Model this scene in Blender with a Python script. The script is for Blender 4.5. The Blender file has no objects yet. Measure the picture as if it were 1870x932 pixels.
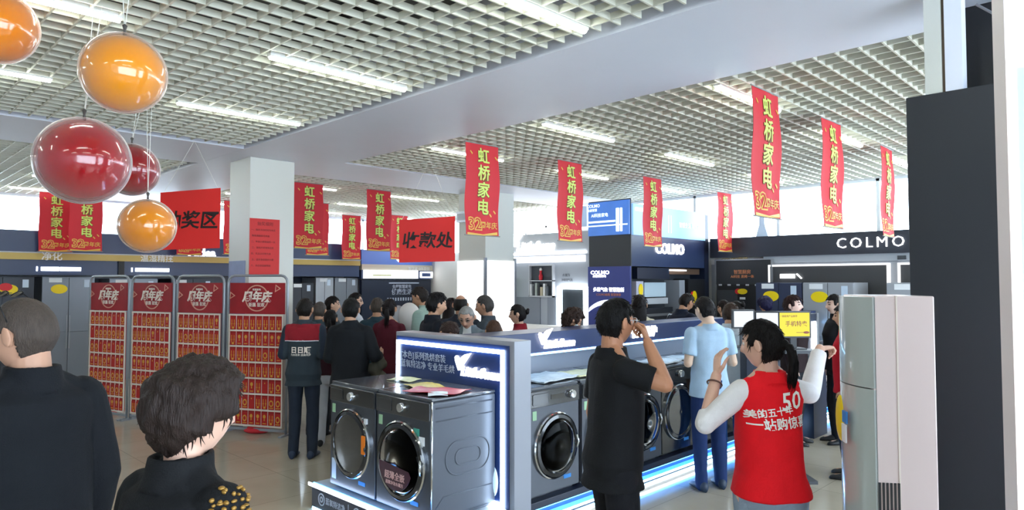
import bpy, bmesh, math, random
import numpy as np
from mathutils import Vector, Matrix, noise
from mathutils.bvhtree import BVHTree
random.seed(7)
S = bpy.context.scene; C = S.collection
V = Vector; PI = math.pi
# ------------------------------------------------------------------ camera, light, exposure
F = 1245.0; CX = 935.0; CY = 466.0; HZ = 514.0; CAMZ = 1.88
PITCH = math.atan((HZ-CY)/F); AZ = math.radians(44.6)
FW = V((math.cos(AZ)*math.cos(PITCH), math.sin(AZ)*math.cos(PITCH), math.sin(PITCH)))
RT = V((math.sin(AZ), -math.cos(AZ), 0)); UP = RT.cross(FW)
cam = bpy.data.cameras.new('camera'); camo = bpy.data.objects.new('camera', cam); C.objects.link(camo)
camo.location = (0, 0, CAMZ)
camo.rotation_euler = Matrix((RT, UP, -FW)).transposed().to_euler()
cam.sensor_fit = 'HORIZONTAL'; cam.sensor_width = 36; cam.lens = 36*F/1870; cam.clip_start = .05
S.camera = camo
S.view_settings.view_transform = 'Standard'; S.view_settings.look = 'None'
S.view_settings.gamma = 1; S.view_settings.use_curve_mapping = False
S.view_settings.exposure = 0.6
TUBE_POWER = 22.0; SKY = 6.5
w = bpy.data.worlds.new('overcast_sky'); S.world = w; w.use_nodes = True
w.node_tree.nodes['Background'].inputs[0].default_value = (.80, .90, 1, 1)
w.node_tree.nodes['Background'].inputs[1].default_value = SKY

def ray(x, y): return FW + RT*((x-CX)/F) - UP*((y-CY)/F)
def atz(x, y, z): r = ray(x, y); return V((0, 0, CAMZ)) + r*((z-CAMZ)/r.z)
def atX(x, y, X): r = ray(x, y); return V((0, 0, CAMZ)) + r*(X/r.x)
def atY(x, y, Y): r = ray(x, y); return V((0, 0, CAMZ)) + r*(Y/r.y)
def atd(x, y, d):
    r = ray(x, y); f = V((math.cos(AZ), math.sin(AZ), 0)); return V((0, 0, CAMZ)) + r*(d/r.dot(f))

# ------------------------------------------------------------------ materials
def lin(c):
    if isinstance(c, str):
        c = [int(c[i:i+2], 16)/255 for i in (0, 2, 4)]
    return tuple(((v/12.92) if v <= .04045 else ((v+.055)/1.055)**2.4) for v in c)+(1,)
MATS = {}
def mat(name, col, rough=.5, metal=0, emit=None, es=0, var=0, vscale=8, bump=0, bscale=60, coat=0, alpha=1, spec=.5, stretch=(1, 1, 1), trans=0):
    if name in MATS: return MATS[name]
    m = bpy.data.materials.new(name); m.use_nodes = True; nt = m.node_tree
    b = nt.nodes['Principled BSDF']; c = lin(col)
    b.inputs['Base Color'].default_value = c
    b.inputs['Roughness'].default_value = rough; b.inputs['Metallic'].default_value = metal
    b.inputs['Specular IOR Level'].default_value = spec
    b.inputs['Coat Weight'].default_value = coat; b.inputs['Coat Roughness'].default_value = .04
    b.inputs['Alpha'].default_value = alpha
    b.inputs['Transmission Weight'].default_value = trans
    if emit:
        b.inputs['Emission Color'].default_value = lin(emit); b.inputs['Emission Strength'].default_value = es
    if var or bump:
        tc = nt.nodes.new('ShaderNodeTexCoord'); mp = nt.nodes.new('ShaderNodeMapping')
        mp.inputs['Scale'].default_value = stretch
        nt.links.new(tc.outputs['Object'], mp.inputs[0])
    if var:
        n = nt.nodes.new('ShaderNodeTexNoise'); n.inputs['Scale'].default_value = vscale; n.inputs['Detail'].default_value = 4
        nt.links.new(mp.outputs[0], n.inputs['Vector'])
        mx = nt.nodes.new('ShaderNodeMix'); mx.data_type = 'RGBA'
        mx.inputs['A'].default_value = tuple(max(0, v*(1-var)) for v in c[:3])+(1,)
        mx.inputs['B'].default_value = tuple(min(1, v*(1+var)) for v in c[:3])+(1,)
        nt.links.new(n.outputs[0], mx.inputs['Factor']); nt.links.new(mx.outputs['Result'], b.inputs['Base Color'])
    if bump:
        n = nt.nodes.new('ShaderNodeTexNoise'); n.inputs['Scale'].default_value = bscale; n.inputs['Detail'].default_value = 3
        nt.links.new(mp.outputs[0], n.inputs['Vector'])
        bp = nt.nodes.new('ShaderNodeBump'); bp.inputs['Strength'].default_value = bump; bp.inputs['Distance'].default_value = .01
        nt.links.new(n.outputs[0], bp.inputs['Height']); nt.links.new(bp.outputs[0], b.inputs['Normal'])
    MATS[name] = m; return m
def emat(name, col, s):
    if name in MATS: return MATS[name]
    m = bpy.data.materials.new(name); m.use_nodes = True; nt = m.node_tree
    nt.nodes.remove(nt.nodes['Principled BSDF'])
    e = nt.nodes.new('ShaderNodeEmission'); e.inputs[0].default_value = lin(col); e.inputs[1].default_value = s
    nt.links.new(e.outputs[0], nt.nodes['Material Output'].inputs[0]); MATS[name] = m; return m
def glassmat(name, tint, op, rough=.02):       # thin clear pane or film: mostly see-through with a gloss
    if name in MATS: return MATS[name]
    m = bpy.data.materials.new(name); m.use_nodes = True; nt = m.node_tree
    nt.nodes.remove(nt.nodes['Principled BSDF'])
    t = nt.nodes.new('ShaderNodeBsdfTransparent'); t.inputs[0].default_value = lin(tint)
    g = nt.nodes.new('ShaderNodeBsdfGlossy'); g.inputs['Roughness'].default_value = rough
    fr = nt.nodes.new('ShaderNodeLayerWeight'); fr.inputs[0].default_value = op
    mx = nt.nodes.new('ShaderNodeMixShader')
    nt.links.new(fr.outputs['Fresnel'], mx.inputs[0]); nt.links.new(t.outputs[0], mx.inputs[1]); nt.links.new(g.outputs[0], mx.inputs[2])
    nt.links.new(mx.outputs[0], nt.nodes['Material Output'].inputs[0]); MATS[name] = m; return m

# ------------------------------------------------------------------ mesh builder
class MB:
    def __init__(s): s.v = []; s.f = []; s.m = []; s.mi = 0; s.M = Matrix.Identity(4)
    def add(s, vs, fs, mi=None):
        n = len(s.v); s.v += [s.M @ V(p) for p in vs]; s.f += [[i+n for i in f] for f in fs]
        s.m += [s.mi if mi is None else mi]*len(fs); return s
    def box(s, x0, y0, z0, x1, y1, z1, mi=None):
        return s.add([(x0,y0,z0),(x1,y0,z0),(x1,y1,z0),(x0,y1,z0),(x0,y0,z1),(x1,y0,z1),(x1,y1,z1),(x0,y1,z1)],
              [(0,3,2,1),(4,5,6,7),(0,1,5,4),(1,2,6,5),(2,3,7,6),(3,0,4,7)], mi)
    def prism(s, poly, y0, y1, mi=None):        # polygon in x,z (counter-clockwise seen from -y), extruded in y
        n = len(poly); vs = [(p[0], y0, p[1]) for p in poly]+[(p[0], y1, p[1]) for p in poly]
        return s.add(vs, [list(range(n)), list(range(2*n-1, n-1, -1))]+[(i, i+n, (i+1) % n+n, (i+1) % n) for i in range(n)], mi)
    def rbox(s, x0, z0, x1, z1, y0, y1, r, mi=None, k=5):
        return s.prism(rrect(x0, z0, x1, z1, r, k), y0, y1, mi)
    def frame(s, outer, inner, y0, y1, mi=None):  # two matching loops in x,z
        n = len(outer)
        vs = [(p[0], y0, p[1]) for p in outer]+[(p[0], y0, p[1]) for p in inner]+[(p[0], y1, p[1]) for p in outer]+[(p[0], y1, p[1]) for p in inner]
        fs = []
        for i in range(n):
            j = (i+1) % n
            fs += [(i, j, n+j, n+i), (2*n+j, 2*n+i, 3*n+i, 3*n+j), (j, i, 2*n+i, 2*n+j), (n+i, n+j, 3*n+j, 3*n+i)]
        return s.add(vs, fs, mi)
    def loft(s, rings, mi=None, caps=True):
        n = len(rings[0]); vs = [p for r in rings for p in r]; fs = []
        for k in range(len(rings)-1):
            for i in range(n):
                j = (i+1) % n; fs.append((k*n+i, k*n+j, (k+1)*n+j, (k+1)*n+i))
        if caps: fs += [list(range(n))[::-1], [(len(rings)-1)*n+i for i in range(n)]]
        return s.add(vs, fs, mi)
    def tube(s, pts, rad, n=10, mi=None, flat=1.0, closed=False):
        pts = [V(p) for p in pts]; rs = rad if isinstance(rad, (list, tuple)) else [rad]*len(pts)
        rings = []; a = None
        for i, p in enumerate(pts):
            if closed: t = pts[(i+1) % len(pts)]-pts[i-1]
            else: t = (pts[min(i+1, len(pts)-1)]-pts[max(i-1, 0)])
            t = t.normalized() if t.length > 1e-9 else V((0, 0, 1))
            if a is None:
                a = t.cross(V((0, 0, 1)))
                if a.length < .1: a = t.cross(V((0, 1, 0)))
            a = (a-t*a.dot(t)).normalized(); b = t.cross(a)
            rings.append([p+(a*math.cos(q*2*PI/n)+b*math.sin(q*2*PI/n)*flat)*rs[i] for q in range(n)])
        if closed: rings.append(rings[0])
        return s.loft(rings, mi, not closed)
    def cyl(s, c, axis, r, h, n=24, mi=None, r2=None):
        c = V(c); ax = V(axis).normalized()
        a = ax.orthogonal().normalized(); b = ax.cross(a); r2 = r if r2 is None else r2
        return s.loft([[c+(a*math.cos(q*2*PI/n)+b*math.sin(q*2*PI/n))*r for q in range(n)], [c+ax*h+(a*math.cos(q*2*PI/n)+b*math.sin(q*2*PI/n))*r2 for q in range(n)]], mi)
    def revolve(s, prof, n=40, c=(0, 0, 0), axis='z', mi=None, closed=False):  # prof: (r,h)
        c = V(c); rings = []
        for r, h in prof:
            if axis == 'z': rings.append([c+V((r*math.cos(q*2*PI/n), r*math.sin(q*2*PI/n), h)) for q in range(n)])
            else: rings.append([c+V((r*math.cos(q*2*PI/n), h, r*math.sin(q*2*PI/n))) for q in range(n)])
        if closed: rings.append(rings[0])
        return s.loft(rings, mi, not closed)
    def ell(s, c, r, R=None, nu=16, nv=10, mi=None):
        c = V(c); vs = []; fs = []
        for j in range(1, nv):
            for i in range(nu):
                p = V((math.sin(PI*j/nv)*math.cos(2*PI*i/nu)*r[0], math.sin(PI*j/nv)*math.sin(2*PI*i/nu)*r[1], math.cos(PI*j/nv)*r[2]))
                vs.append(c+(R @ p if R else p))
        t = V((0, 0, r[2])); vs.append(c+(R @ t if R else t)); vs.append(c-(R @ t if R else t)); a = len(vs)-2
        for i in range(nu):
            k = (i+1) % nu; fs.append((a, i, k)); fs.append((a+1, (nv-2)*nu+k, (nv-2)*nu+i))
            for j in range(nv-2): fs.append((j*nu+i, (j+1)*nu+i, (j+1)*nu+k, j*nu+k))
        return s.add(vs, fs, mi)
    def cap(s, a, b, ra, rb, n=12, mi=None):     # tapered limb with round ends
        a = V(a); b = V(b); d = b-a; L = d.length
        if L < 1e-6: return s.ell(a, (ra,)*3, mi=mi)
        d /= L; pts = []; rs = []
        for t in (-.98, -.8, -.45, 0): pts.append(a+d*ra*t); rs.append(ra*math.sqrt(max(0.01, 1-t*t)))
        for t in (0, .45, .8, .98): pts.append(b+d*rb*t); rs.append(rb*math.sqrt(max(0.01, 1-t*t)))
        return s.tube(pts, rs, n, mi)
    def text(s, body, size, x, z, y=0, depth=.004, mi=None, align='CENTER', off=0, shear=0, sx=1, res=2, spacing=1):
        for (vs, fs) in [glyphs(body, depth/size, off, shear, res, align, spacing)]:
            s.add([(x+p[0]*size*sx, y-p[2]*size, z+p[1]*size) for p in vs], fs, mi)
        return s
    def build(s, name, mats, parent=None, smooth=False, bevel=0, loc=None):
        me = bpy.data.meshes.new(name); me.from_pydata([tuple(p) for p in s.v], [], s.f)
        for m in (mats if isinstance(mats, (list, tuple)) else [mats]): me.materials.append(m)
        me.polygons.foreach_set('material_index', s.m)
        if smooth: me.polygons.foreach_set('use_smooth', [True]*len(me.polygons))
        me.update()
        o = bpy.data.objects.new(name, me); C.objects.link(o)
        if parent: o.parent = parent
        if loc: o.location = loc
        if bevel:
            b = o.modifiers.new('b', 'BEVEL'); b.width = bevel; b.segments = 2; b.limit_method = 'ANGLE'; b.angle_limit = .7
        if smooth == 'auto':
            shade_auto(me)
        return o
def shade_auto(me, ang=.6):
    bm = bmesh.new(); bm.from_mesh(me)
    for e in bm.edges:
        if len(e.link_faces) == 2 and e.calc_face_angle(0) > ang: e.smooth = False
    bm.to_mesh(me); bm.free()
def rrect(x0, z0, x1, z1, r, k=5):
    o = []
    for cx, cz, a in ((x1-r, z0+r, -PI/2), (x1-r, z1-r, 0), (x0+r, z1-r, PI/2), (x0+r, z0+r, PI)):
        for i in range(k+1): t = a+PI/2*i/k; o.append((cx+r*math.cos(t), cz+r*math.sin(t)))
    return o
def ellipse(cx, cz, rx, rz, n=32): return [(cx+rx*math.cos(2*PI*i/n), cz+rz*math.sin(2*PI*i/n)) for i in range(n)]
_G = {}
def glyphs(body, depth, off, shear, res, align, spacing):
    key = (body, round(depth, 4), off, shear, res, align, spacing)
    if key not in _G:
        c = bpy.data.curves.new('lettering', 'FONT'); c.body = body; c.extrude = depth/2; c.offset = off; c.shear = shear
        c.resolution_u = res; c.align_x = align; c.align_y = 'CENTER'; c.space_character = spacing; c.space_line = 1.0
        o = bpy.data.objects.new('lettering', c); C.objects.link(o)
        dg = bpy.context.evaluated_depsgraph_get(); dg.update()
        me = bpy.data.meshes.new_from_object(o.evaluated_get(dg))
        _G[key] = ([tuple(v.co) for v in me.vertices], [list(p.vertices) for p in me.polygons])
        bpy.data.meshes.remove(me); bpy.data.objects.remove(o); bpy.data.curves.remove(c)
    return _G[key]
def tag(o, label=None, cat=None, group=None, kind=None):
    if label: o['label'] = label
    if cat: o['category'] = cat
    if group: o['group'] = group
    if kind: o['kind'] = kind
    return o
def root(name, label, cat, loc=(0, 0, 0), rz=0, group=None):
    o = bpy.data.objects.new(name, None); C.objects.link(o); o.location = loc; o.rotation_euler = (0, 0, rz); o.empty_display_size = .05
    return tag(o, label, cat, group)
def struct(mb, name, mats, **k): return tag(mb.build(name, mats, **k), kind='structure')
KIDS = {}
def kids(o): return [c for c in bpy.data.objects if c.parent == o]
def copy_tree(o, loc=None, rz=None, label=None, group=None, ch=None):
    c = o.copy(); C.objects.link(c)
    if loc is not None: c.location = loc
    if rz is not None: c.rotation_euler = (0, 0, rz)
    if label: c['label'] = label
    if group: c['group'] = group
    for k in kids(o):
        d = k.copy(); C.objects.link(d); d.parent = c
        for g in kids(k): e = g.copy(); C.objects.link(e); e.parent = d
    return c

white = mat('white_paint', 'E2E2E0', .55)
ceilw = mat('louvre_white', 'DEDCCB', .5)
beamw = mat('soffit_paint', 'E6E9F4', .5, var=.03, vscale=2)
colw = mat('pillar_paint', 'D6D7CF', .45)
navy = mat('navy_panel', '2B3A5C', .3, var=.08, vscale=1.5)
navyd = mat('dark_navy_panel', '1B2438', .3)
blackm = mat('black_panel', '17191E', .45)
grey = mat('grey_panel', '8F959E', .4)
lgrey = mat('light_grey_panel', 'B4B8BE', .4)
dgrey = mat('dark_grey_panel', '3B3F45', .4)
gold = mat('gold_trim', 'A48C4F', .35, metal=.5)
chrome = mat('chrome', 'D8DADC', .12, metal=1)
steel = mat('brushed_steel', '9EA1A6', .3, metal=.7)
glow = emat('white_led', 'F4FAFF', 9)
glowb = emat('blue_led', '3FA0FF', 13)
glowlb = emat('pale_blue_led', '9AD6FF', 14)
glowtxt = emat('lit_letters', 'FFFFFF', 3.2)
lbox = emat('white_lightbox', 'F6FAFF', 1.6)
redm = mat('red_cloth', 'C8202E', .65, var=.05, vscale=3)
stick = mat('yellow_sticker', 'F2D400', .5)
stickr = mat('red_sticker', 'D8202A', .5)
stickw = mat('white_sticker', 'E8ECF0', .5)
stickb = mat('blue_sticker', '2E7FC8', .5)
string = mat('pale_string', 'E8E8E2', .6)

# ------------------------------------------------------------------ room shell
XB, YL = 11.6, 15.3     # back wall and left wall
def floor_material():
    m = mat('polished_tile', '9C9689', .12, spec=.6); nt = m.node_tree; b = nt.nodes['Principled BSDF']
    tc = nt.nodes.new('ShaderNodeTexCoord'); br = nt.nodes.new('ShaderNodeTexBrick')
    br.offset = 0; br.inputs['Scale'].default_value = 1; br.inputs['Brick Width'].default_value = .8; br.inputs['Row Height'].default_value = .8
    br.inputs['Mortar Size'].default_value = .0025; br.inputs['Color1'].default_value = lin('C6BBA8'); br.inputs['Color2'].default_value = lin('C0B6A4')
    br.inputs['Mortar'].default_value = lin('8E887C')
    nt.links.new(tc.outputs['Object'], br.inputs['Vector'])
    n = nt.nodes.new('ShaderNodeTexNoise'); n.inputs['Scale'].default_value = 2.5; n.inputs['Detail'].default_value = 6
    nt.links.new(tc.outputs['Object'], n.inputs['Vector'])
    mx = nt.nodes.new('ShaderNodeMix'); mx.data_type = 'RGBA'; mx.blend_type = 'MULTIPLY'; mx.inputs['Factor'].default_value = .25
    nt.links.new(br.outputs['Color'], mx.inputs['A']); nt.links.new(n.outputs[0], mx.inputs['B'])
    nt.links.new(mx.outputs['Result'], b.inputs['Base Color']); return m
struct(MB().box(-3.2, -3.2, -.1, XB+.4, YL+.4, 0), 'floor', floor_material())
slab = mat('dim_slab', '50504C', .8, var=.35, vscale=1.2)
struct(MB().box(-3.2, -3.2, 4.15, XB+.4, YL+.4, 4.3), 'ceiling', slab)
beam = MB().box(3.6, -3.2, 3.5, 5.0, YL, 4.15); struct(beam, 'trim_1', beamw)
struct(MB().box(-3.2, 8.16, 3.501, 3.599, 9.6, 4.15).box(5.001, 8.16, 3.501, XB, 9.6, 4.15), 'trim_2', beamw)
# white louvre grid hung in the four bays between the beams
P_ = .155; hb = .045; tb = .0065
for name, x0, x1, y0, y1 in (('ceiling', -2.6, 3.52, -2.0, 8.08), ('ceiling', 5.03, XB, -2.0, 8.12), ('ceiling', -2.6, 3.52, 9.66, YL), ('ceiling', 5.03, XB, 9.66, YL)):
    g = MB(); k = 0
    x = 2.25-.0775-40*P_
    while x < x1:
        if x > x0: g.box(x-tb, y0, 3.505, x+tb, y1, 3.505+hb)
        x += P_
    y = 4.6-.0775-60*P_
    while y < y1:
        if y > y0: g.box(x0, y-tb, 3.5045, x1, y+tb, 3.5045+hb)
        y += P_
    struct(g, 'ceiling', ceilw)
pipe = MB()
for yy in (.4, 3.3, 5.9, 7.4, 11.5, 13.6): pipe.box(-2.8, yy, 3.85, XB, yy+.12, 3.95)
for xx in (-.6, 1.3, 2.9, 6.2, 8.3, 10.2): pipe.box(xx, -2.5, 3.98, xx+.3, YL, 4.1)
tag(pipe.build('ceiling', mat('duct_dark', '4A4744', .6, metal=.3)), kind='structure')
# walls
wl = MB().box(-3.2, YL, 0, XB+.4, YL+.15, 2.62).box(-3.2, YL, 3.5, XB+.4, YL+.15, 4.3)
struct(wl, 'wall_left', white)
wb = MB().box(XB, -3.2, 0, XB+.15, YL, 2.58).box(XB, -3.2, 3.5, XB+.15, YL, 4.3).box(XB, 8.2, 2.58, XB+.15, 9.6, 3.5)
struct(wb, 'wall_back', white)
struct(MB().box(-3.2, -3.2, 0, -3.05, YL, 4.3), 'wall_front', lgrey)
wr = MB().box(-3.05, -3.2, 0, XB, -3.05, .5).box(-3.05, -3.2, 3.4, XB, -3.05, 4.3)
struct(wr, 'wall_right', lgrey)
pane = glassmat('window_glass', 'F8FCFF', .12)
winframe = mat('window_frame_paint', 'DDE2E6', .4)
def window(n, a, b, z0, z1, along, fixed, step):
    fr = MB(); gl = MB(); k = max(1, round((b-a)/step))
    def bx(m, p0, p1, q0, q1, za, zb):
        if along == 'x': m.box(p0, q0, za, p1, q1, zb)
        else: m.box(q0, p0, za, q1, p1, zb)
    for i in range(k+1):
        p = a+(b-a)*i/k; bx(fr, p-.025, p+.025, fixed, fixed+.06, z0, z1)
    bx(fr, a, b, fixed, fixed+.06, z0, z0+.04); bx(fr, a, b, fixed, fixed+.06, z1-.04, z1)
    o = struct(fr, 'window_%d' % n, winframe)
    for i in range(k):
        p = a+(b-a)*i/k; bx(gl, p+.025, a+(b-a)*(i+1)/k-.025, fixed+.025, fixed+.033, z0+.04, z1-.04)
    gl.build('pane', pane, o)
window(1, -3.0, XB, 2.62, 3.5, 'x', YL+.04, 1.6)
window(2, -3.0, 8.2, 2.58, 3.5, 'y', XB+.04, 1.6)
window(3, 9.6, YL, 2.58, 3.5, 'y', XB+.04, 1.5)
window(4, -3.0, XB, .5, 3.4, 'x', -3.16, 2.4)  # unseen wide window behind the camera, added as fill light

# ------------------------------------------------------------------ ceiling lamps
tube_m = emat('tube_light', 'F6FFF6', TUBE_POWER)
def lamp0():
    r = root('tube_lamp', '', 'ceiling lamp')
    MB().box(-.6, -.028, .012, .6, .028, .05).build('housing', white, r)
    m = MB(); m.loft([[V((x, .026*math.cos(a*PI/6), -.022*math.sin(a*PI/6)+.012)) for a in range(7)] for x in (-.59, .59)]); m.build('diffuser', tube_m, r)
    return r
lp = None
xs_n = [(-2.05, 'farthest left'), (.66, 'left'), (2.81, 'right')]
ROWN = {.85: 'nearest', 2.7: 'second', 4.62: 'third', 6.42: 'fourth', 10.6: 'fifth', 12.4: 'sixth', 14.2: 'last'}
for yy in ROWN:
    for i, xx in enumerate((-1.5, .66, 2.81, 5.74, 8.05, 10.35)):
        bay = 'left of the wide beam' if xx < 4 else 'right of the wide beam'
        lab = 'white tube lamp %s, %s row, %s' % (bay, ROWN[yy], ('leftmost', 'middle', 'rightmost')[i % 3])
        if lp is None: lp = lamp0(); o = lp; lp.location = (xx, yy, 3.478); lp['label'] = lab; lp['group'] = 'tube lamps in the grid ceiling'
        else: copy_tree(lp, (xx, yy, 3.478), 0, lab)

# ------------------------------------------------------------------ pillars
pl = root('pillar', 'off-white square pillar with a red paper notice, behind the red racks', 'pillar', (3.88, 8.6, 0))
MB().box(0, 0, 0, .62, .62, 3.5).build('shaft', colw, pl, bevel=.006)
MB().box(-.006, .1, 0, 0, .6, 2.15).build('blue_poster', mat('pale_blue_poster', '8C9CC4', .5, var=.2, vscale=5), pl)
nt_ = root('paper_notice', 'tall red paper notice with dark writing taped on the off-white pillar', 'notice', (4.11, 8.592, 1.97))
MB().box(-.23, -.004, 0, .18, 0, .73).build('sheet', mat('red_paper', 'D02A28', .6), nt_)
m = MB(); m.text('抽奖细则', .055, -.02, .66, -.005, .001)
for i, t in enumerate(('一、抽奖活动时间为本店', '购物满额即可参加', '二、每张小票限抽奖一次', '三、现场开奖现场兑奖', '四、奖品以实物为准', '五、请妥善保管好小票', '六、本店保留解释权')): m.text(t, .03, -.21+.01*(i % 2), .58-i*.078, -.005, .001, align='LEFT', off=.004)
m.build('lettering', mat('ink', '6A1512', .7), nt_)
p2 = root('pillar', 'grey-white far pillar clad in a glowing white light box below', 'pillar', (8.3, 8.85, 0))
MB().box(0, 0, 2.25, .72, .72, 3.5).build('shaft', colw, p2)
MB().box(-.02, -.02, 0, .74, .74, 2.25).build('light_box', lbox, p2)
MB().box(-.035, -.035, 0, .01, .01, 2.3).box(.71, -.035, 0, .755, .01, 2.3).build('corner_trim', steel, p2)
# exit style box on the pillar
e = root('wall_box', 'small silver box mounted high on the far pillar', 'box', (8.27, 9.45, 2.96))
MB().box(-.05, -.2, 0, 0, .1, .2).build('case', steel, e); MB().box(-.055, -.16, .04, -.05, .06, .16).build('face', lgrey, e)

# right side: dark clad block with white post, pink lit partition
d = root('dark_partition', 'tall black panelled block behind the pink cabinet', 'partition', (4.3, 1.1, 0), -PI/2)
MB().box(0, 0, 0, 1.6, .5, 2.92).build('panel', mat('black_board', '23262D', .5), d, bevel=.004)
d = root('post', 'pale double post standing on top of the black block', 'post', (4.31, 1.005, 2.92), -PI/2)
MB().box(0, 0, 0, .082, .1, 1.2).build('board', colw, d); MB().box(.098, 0, 0, .18, .1, 1.2).build('board', beamw, d)
MB().box(.082, .02, 0, .098, .1, 1.2).build('gap_strip', mat('brown_edge', '6B5A48', .6), d)
d = root('bulkhead', 'dark ceiling bulkhead with a thin slanting rail above the black block', 'bulkhead', (4.42, .81, 2.92), -PI/2)
MB().box(-.12, .3, 0, 1.6, .4, 1.2).build('panel', blackm, d)
MB().tube([(0, .2, .55), (.5, .05, .05)], .008, 6).build('rail', steel, d)
m = MB().box(.16, .22, .12, 1.2, .3, .3)
for i in range(6): m.box(.2+i*.1, .2, .17, .24+i*.1, .225, .2, 1)
m.build('cable_tray', [mat('tray_green', '2E3A38', .5), steel], d)
d = root('lit_partition', 'pinkish white partition with a vertical white light strip at the right edge', 'partition', atd(1847, 514, 1.8).to_tuple()[:2]+(0,), AZ-PI/2)
mm = mat('pink_white_gloss', 'D9CBCB', .3)
MB().box(0, 0, 0, 1.1, .045, 3.2).build('panel', mm, d)
MB().frame(rrect(.001, .15, 1.0, 2.478, .02), rrect(.021, .172, .978, 2.456, .015), -.012, 0).build('light_strip', emat('strip_led', 'FFFFFF', 1.5), d)
MB().box(.023, -.005, .18, .97, 0, 2.45).build('inner_panel', mat('pale_green_glass', 'A4B0AA', .6, spec=.2), d)

# ------------------------------------------------------------------ left wall: refrigerator shop bays (fronts at Y = 14.5)
YF = 14.5
lw = root('shop_fascia', 'long navy fascia with a gold strip over the refrigerators on the left wall', 'shop fascia', (-1.5, YF-.15, 0))
MB().box(0, 0, 2.38, 10.75, .9, 2.77).build('upper_band', navy, lw)
MB().box(0, -.03, 2.26, 10.75, .0, 2.375).build('gold_strip', gold, lw)
MB().box(0, -.04, 2.375, 10.75, .0, 2.395).build('light_edge', glowlb if 0 else lgrey, lw)
MB().box(0, .02, 1.99, 10.75, .8, 2.26).build('lower_band', navy, lw)
m = MB(); m.text('净化', .16, 4.38, 2.315, -.035, .012, off=.015); m.text('温湿精控', .15, 6.12, 2.315, -.035, .012, off=.015)
m.build('small_lettering', white, lw)
m = MB(); m.text('Midea', .23, 6.98, 2.46, -.01, .03, off=.03); m.build('lit_lettering', glowtxt, lw)
m = MB()
for x0 in (4.16, 5.68):
    m = MB(); m.box(x0, .0, 2.06, x0+.02, .02, 2.14); m.box(x0+.07, 0, 2.065, x0+.34, .02, 2.135); m.box(x0+.355, 0, 2.065, x0+.68, .02, 2.135); m.build('lit_bar', glowtxt, lw)
pass
MB().box(5.45, -.02, 1.99, 5.55, .0, 2.26).build('divider', blackm, lw)
wallback = root('back_panelling', 'dark blue-black backing wall behind the row of refrigerators', 'wall panel', (-1.5, YL-.1, 0))
MB().box(0, 0, 0, 10.6, .08, 1.985).build('panel', navyd, wallback)
def fridge(x0, x1, z1, m1, label, split=.96, sticker=None, y=YF, rz=0, dark=False, p=None):
    r = root('refrigerator', label, 'refrigerator', p or (x0, y, 0), rz, 'refrigerators along the walls'); W = x1-x0
    MB().box(0, .03, .03, W, .66, z1).box(.03, .05, 0, W-.03, .6, .03).build('body', m1, r)
    g = .005; c = W*.5
    for a, b in ((0, c-g), (c+g, W)):
        for q0, q1 in ((.05, split-g), (split+g, z1-.01)):
            dd = MB().box(a, 0, q0, b, .03, q1).build('door', m1, r, bevel=.004)
    MB().box(c-.03, -.012, split-.3, c-.015, 0, split+.3).box(c+.015, -.012, split-.3, c+.03, 0, split+.3).build('handle', steel if not dark else dgrey, r)
    if sticker is not None:
        m = MB(); m.prism(ellipse(sticker, z1-.22, .13, .085, 16), -.004, 0, 0); m.prism(ellipse(sticker-.05, z1-.18, .1, .07, 12), -.007, -.004, 1) if dark else None
        m.build('price_sticker', [stick, stickr], r)
    MB().box(.1, -.004, z1-.1, .3, 0, z1-.02).build('energy_label', stickw, r)
    MB().box(W-.17, -.004, z1-.19, W-.08, 0, z1-.05).build('energy_label', mat('pale_blue_label', 'C7D8EA', .5), r)
    return r
fgrey = mat('fridge_grey', '7D838C', .3, metal=.3); fdk = mat('fridge_dark', '33373F', .3, metal=.3); fsil = mat('fridge_silver', 'A7ACB4', .3, metal=.3); fnav = mat('fridge_navy', '333C55', .3)
fridge(1.75, 2.66, 1.96, fdk, 'dark grey four-door refrigerator with a yellow sticker at the far left', .6, .55, dark=True)
fridge(2.78, 3.6, 1.96, fgrey, 'mid-grey refrigerator with a yellow sticker beside the leftmost red rack', .96, .26)
fridge(3.85, 4.7, 1.93, fgrey, 'grey refrigerator mostly hidden behind the two left red racks', .96)
fridge(4.95, 5.8, 1.93, fdk, 'dark refrigerator hidden behind the third red rack', .96, dark=True)
fridge(7.5, 8.1, 1.84, fdk, 'dark refrigerator right of the off-white pillar, behind the crowd', .96, dark=True)
fridge(8.16, 8.62, 1.97, fsil, 'tall pale silver refrigerator behind the crowd', .96)
fridge(8.66, 9.3, 1.97, fgrey, 'mid grey refrigerator at the left of the dark text board', .96)
r = root('shop_fascia', 'blue fascia with a beige strip and white light boxes behind the crowd', 'shop fascia', (9.3, YF-.15, 0))
MB().box(0, 0, 2.3, 2.2, .8, 2.66).build('blue_band', mat('bright_blue_panel', '4E6CB8', .4), r)
MB().box(0, -.02, 2.16, 2.2, .78, 2.3).build('beige_strip', mat('beige_strip', 'B8AE9C', .5), r)
MB().box(0, 0, 1.94, 2.2, .8, 2.16).build('navy_band', navy, r)
MB().box(.05, -.05, 1.95, 1.7, 0, 2.16).build('white_sign', lbox, r)
MB().box(.3, -.054, 2.01, .85, -.05, 2.05).build('pale_text_bar', mat('pale_lime', 'DDE2AE', .6), r)
MB().frame(rrect(1.8, 1.97, 2.19, 2.13, .01), rrect(1.83, 2.0, 2.16, 2.1, .005), -.04, 0).build('light_frame', glowtxt, r)
m = MB(); m.prism(ellipse(1.15, 2.5, .13, .13), -.03, -.01); m.build('round_logo', glowtxt, r)
m = MB(); m.text('智慧家电体验馆', .1, 1.75, 2.2, -.025, .01); m.build('small_lettering', white, r)
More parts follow.
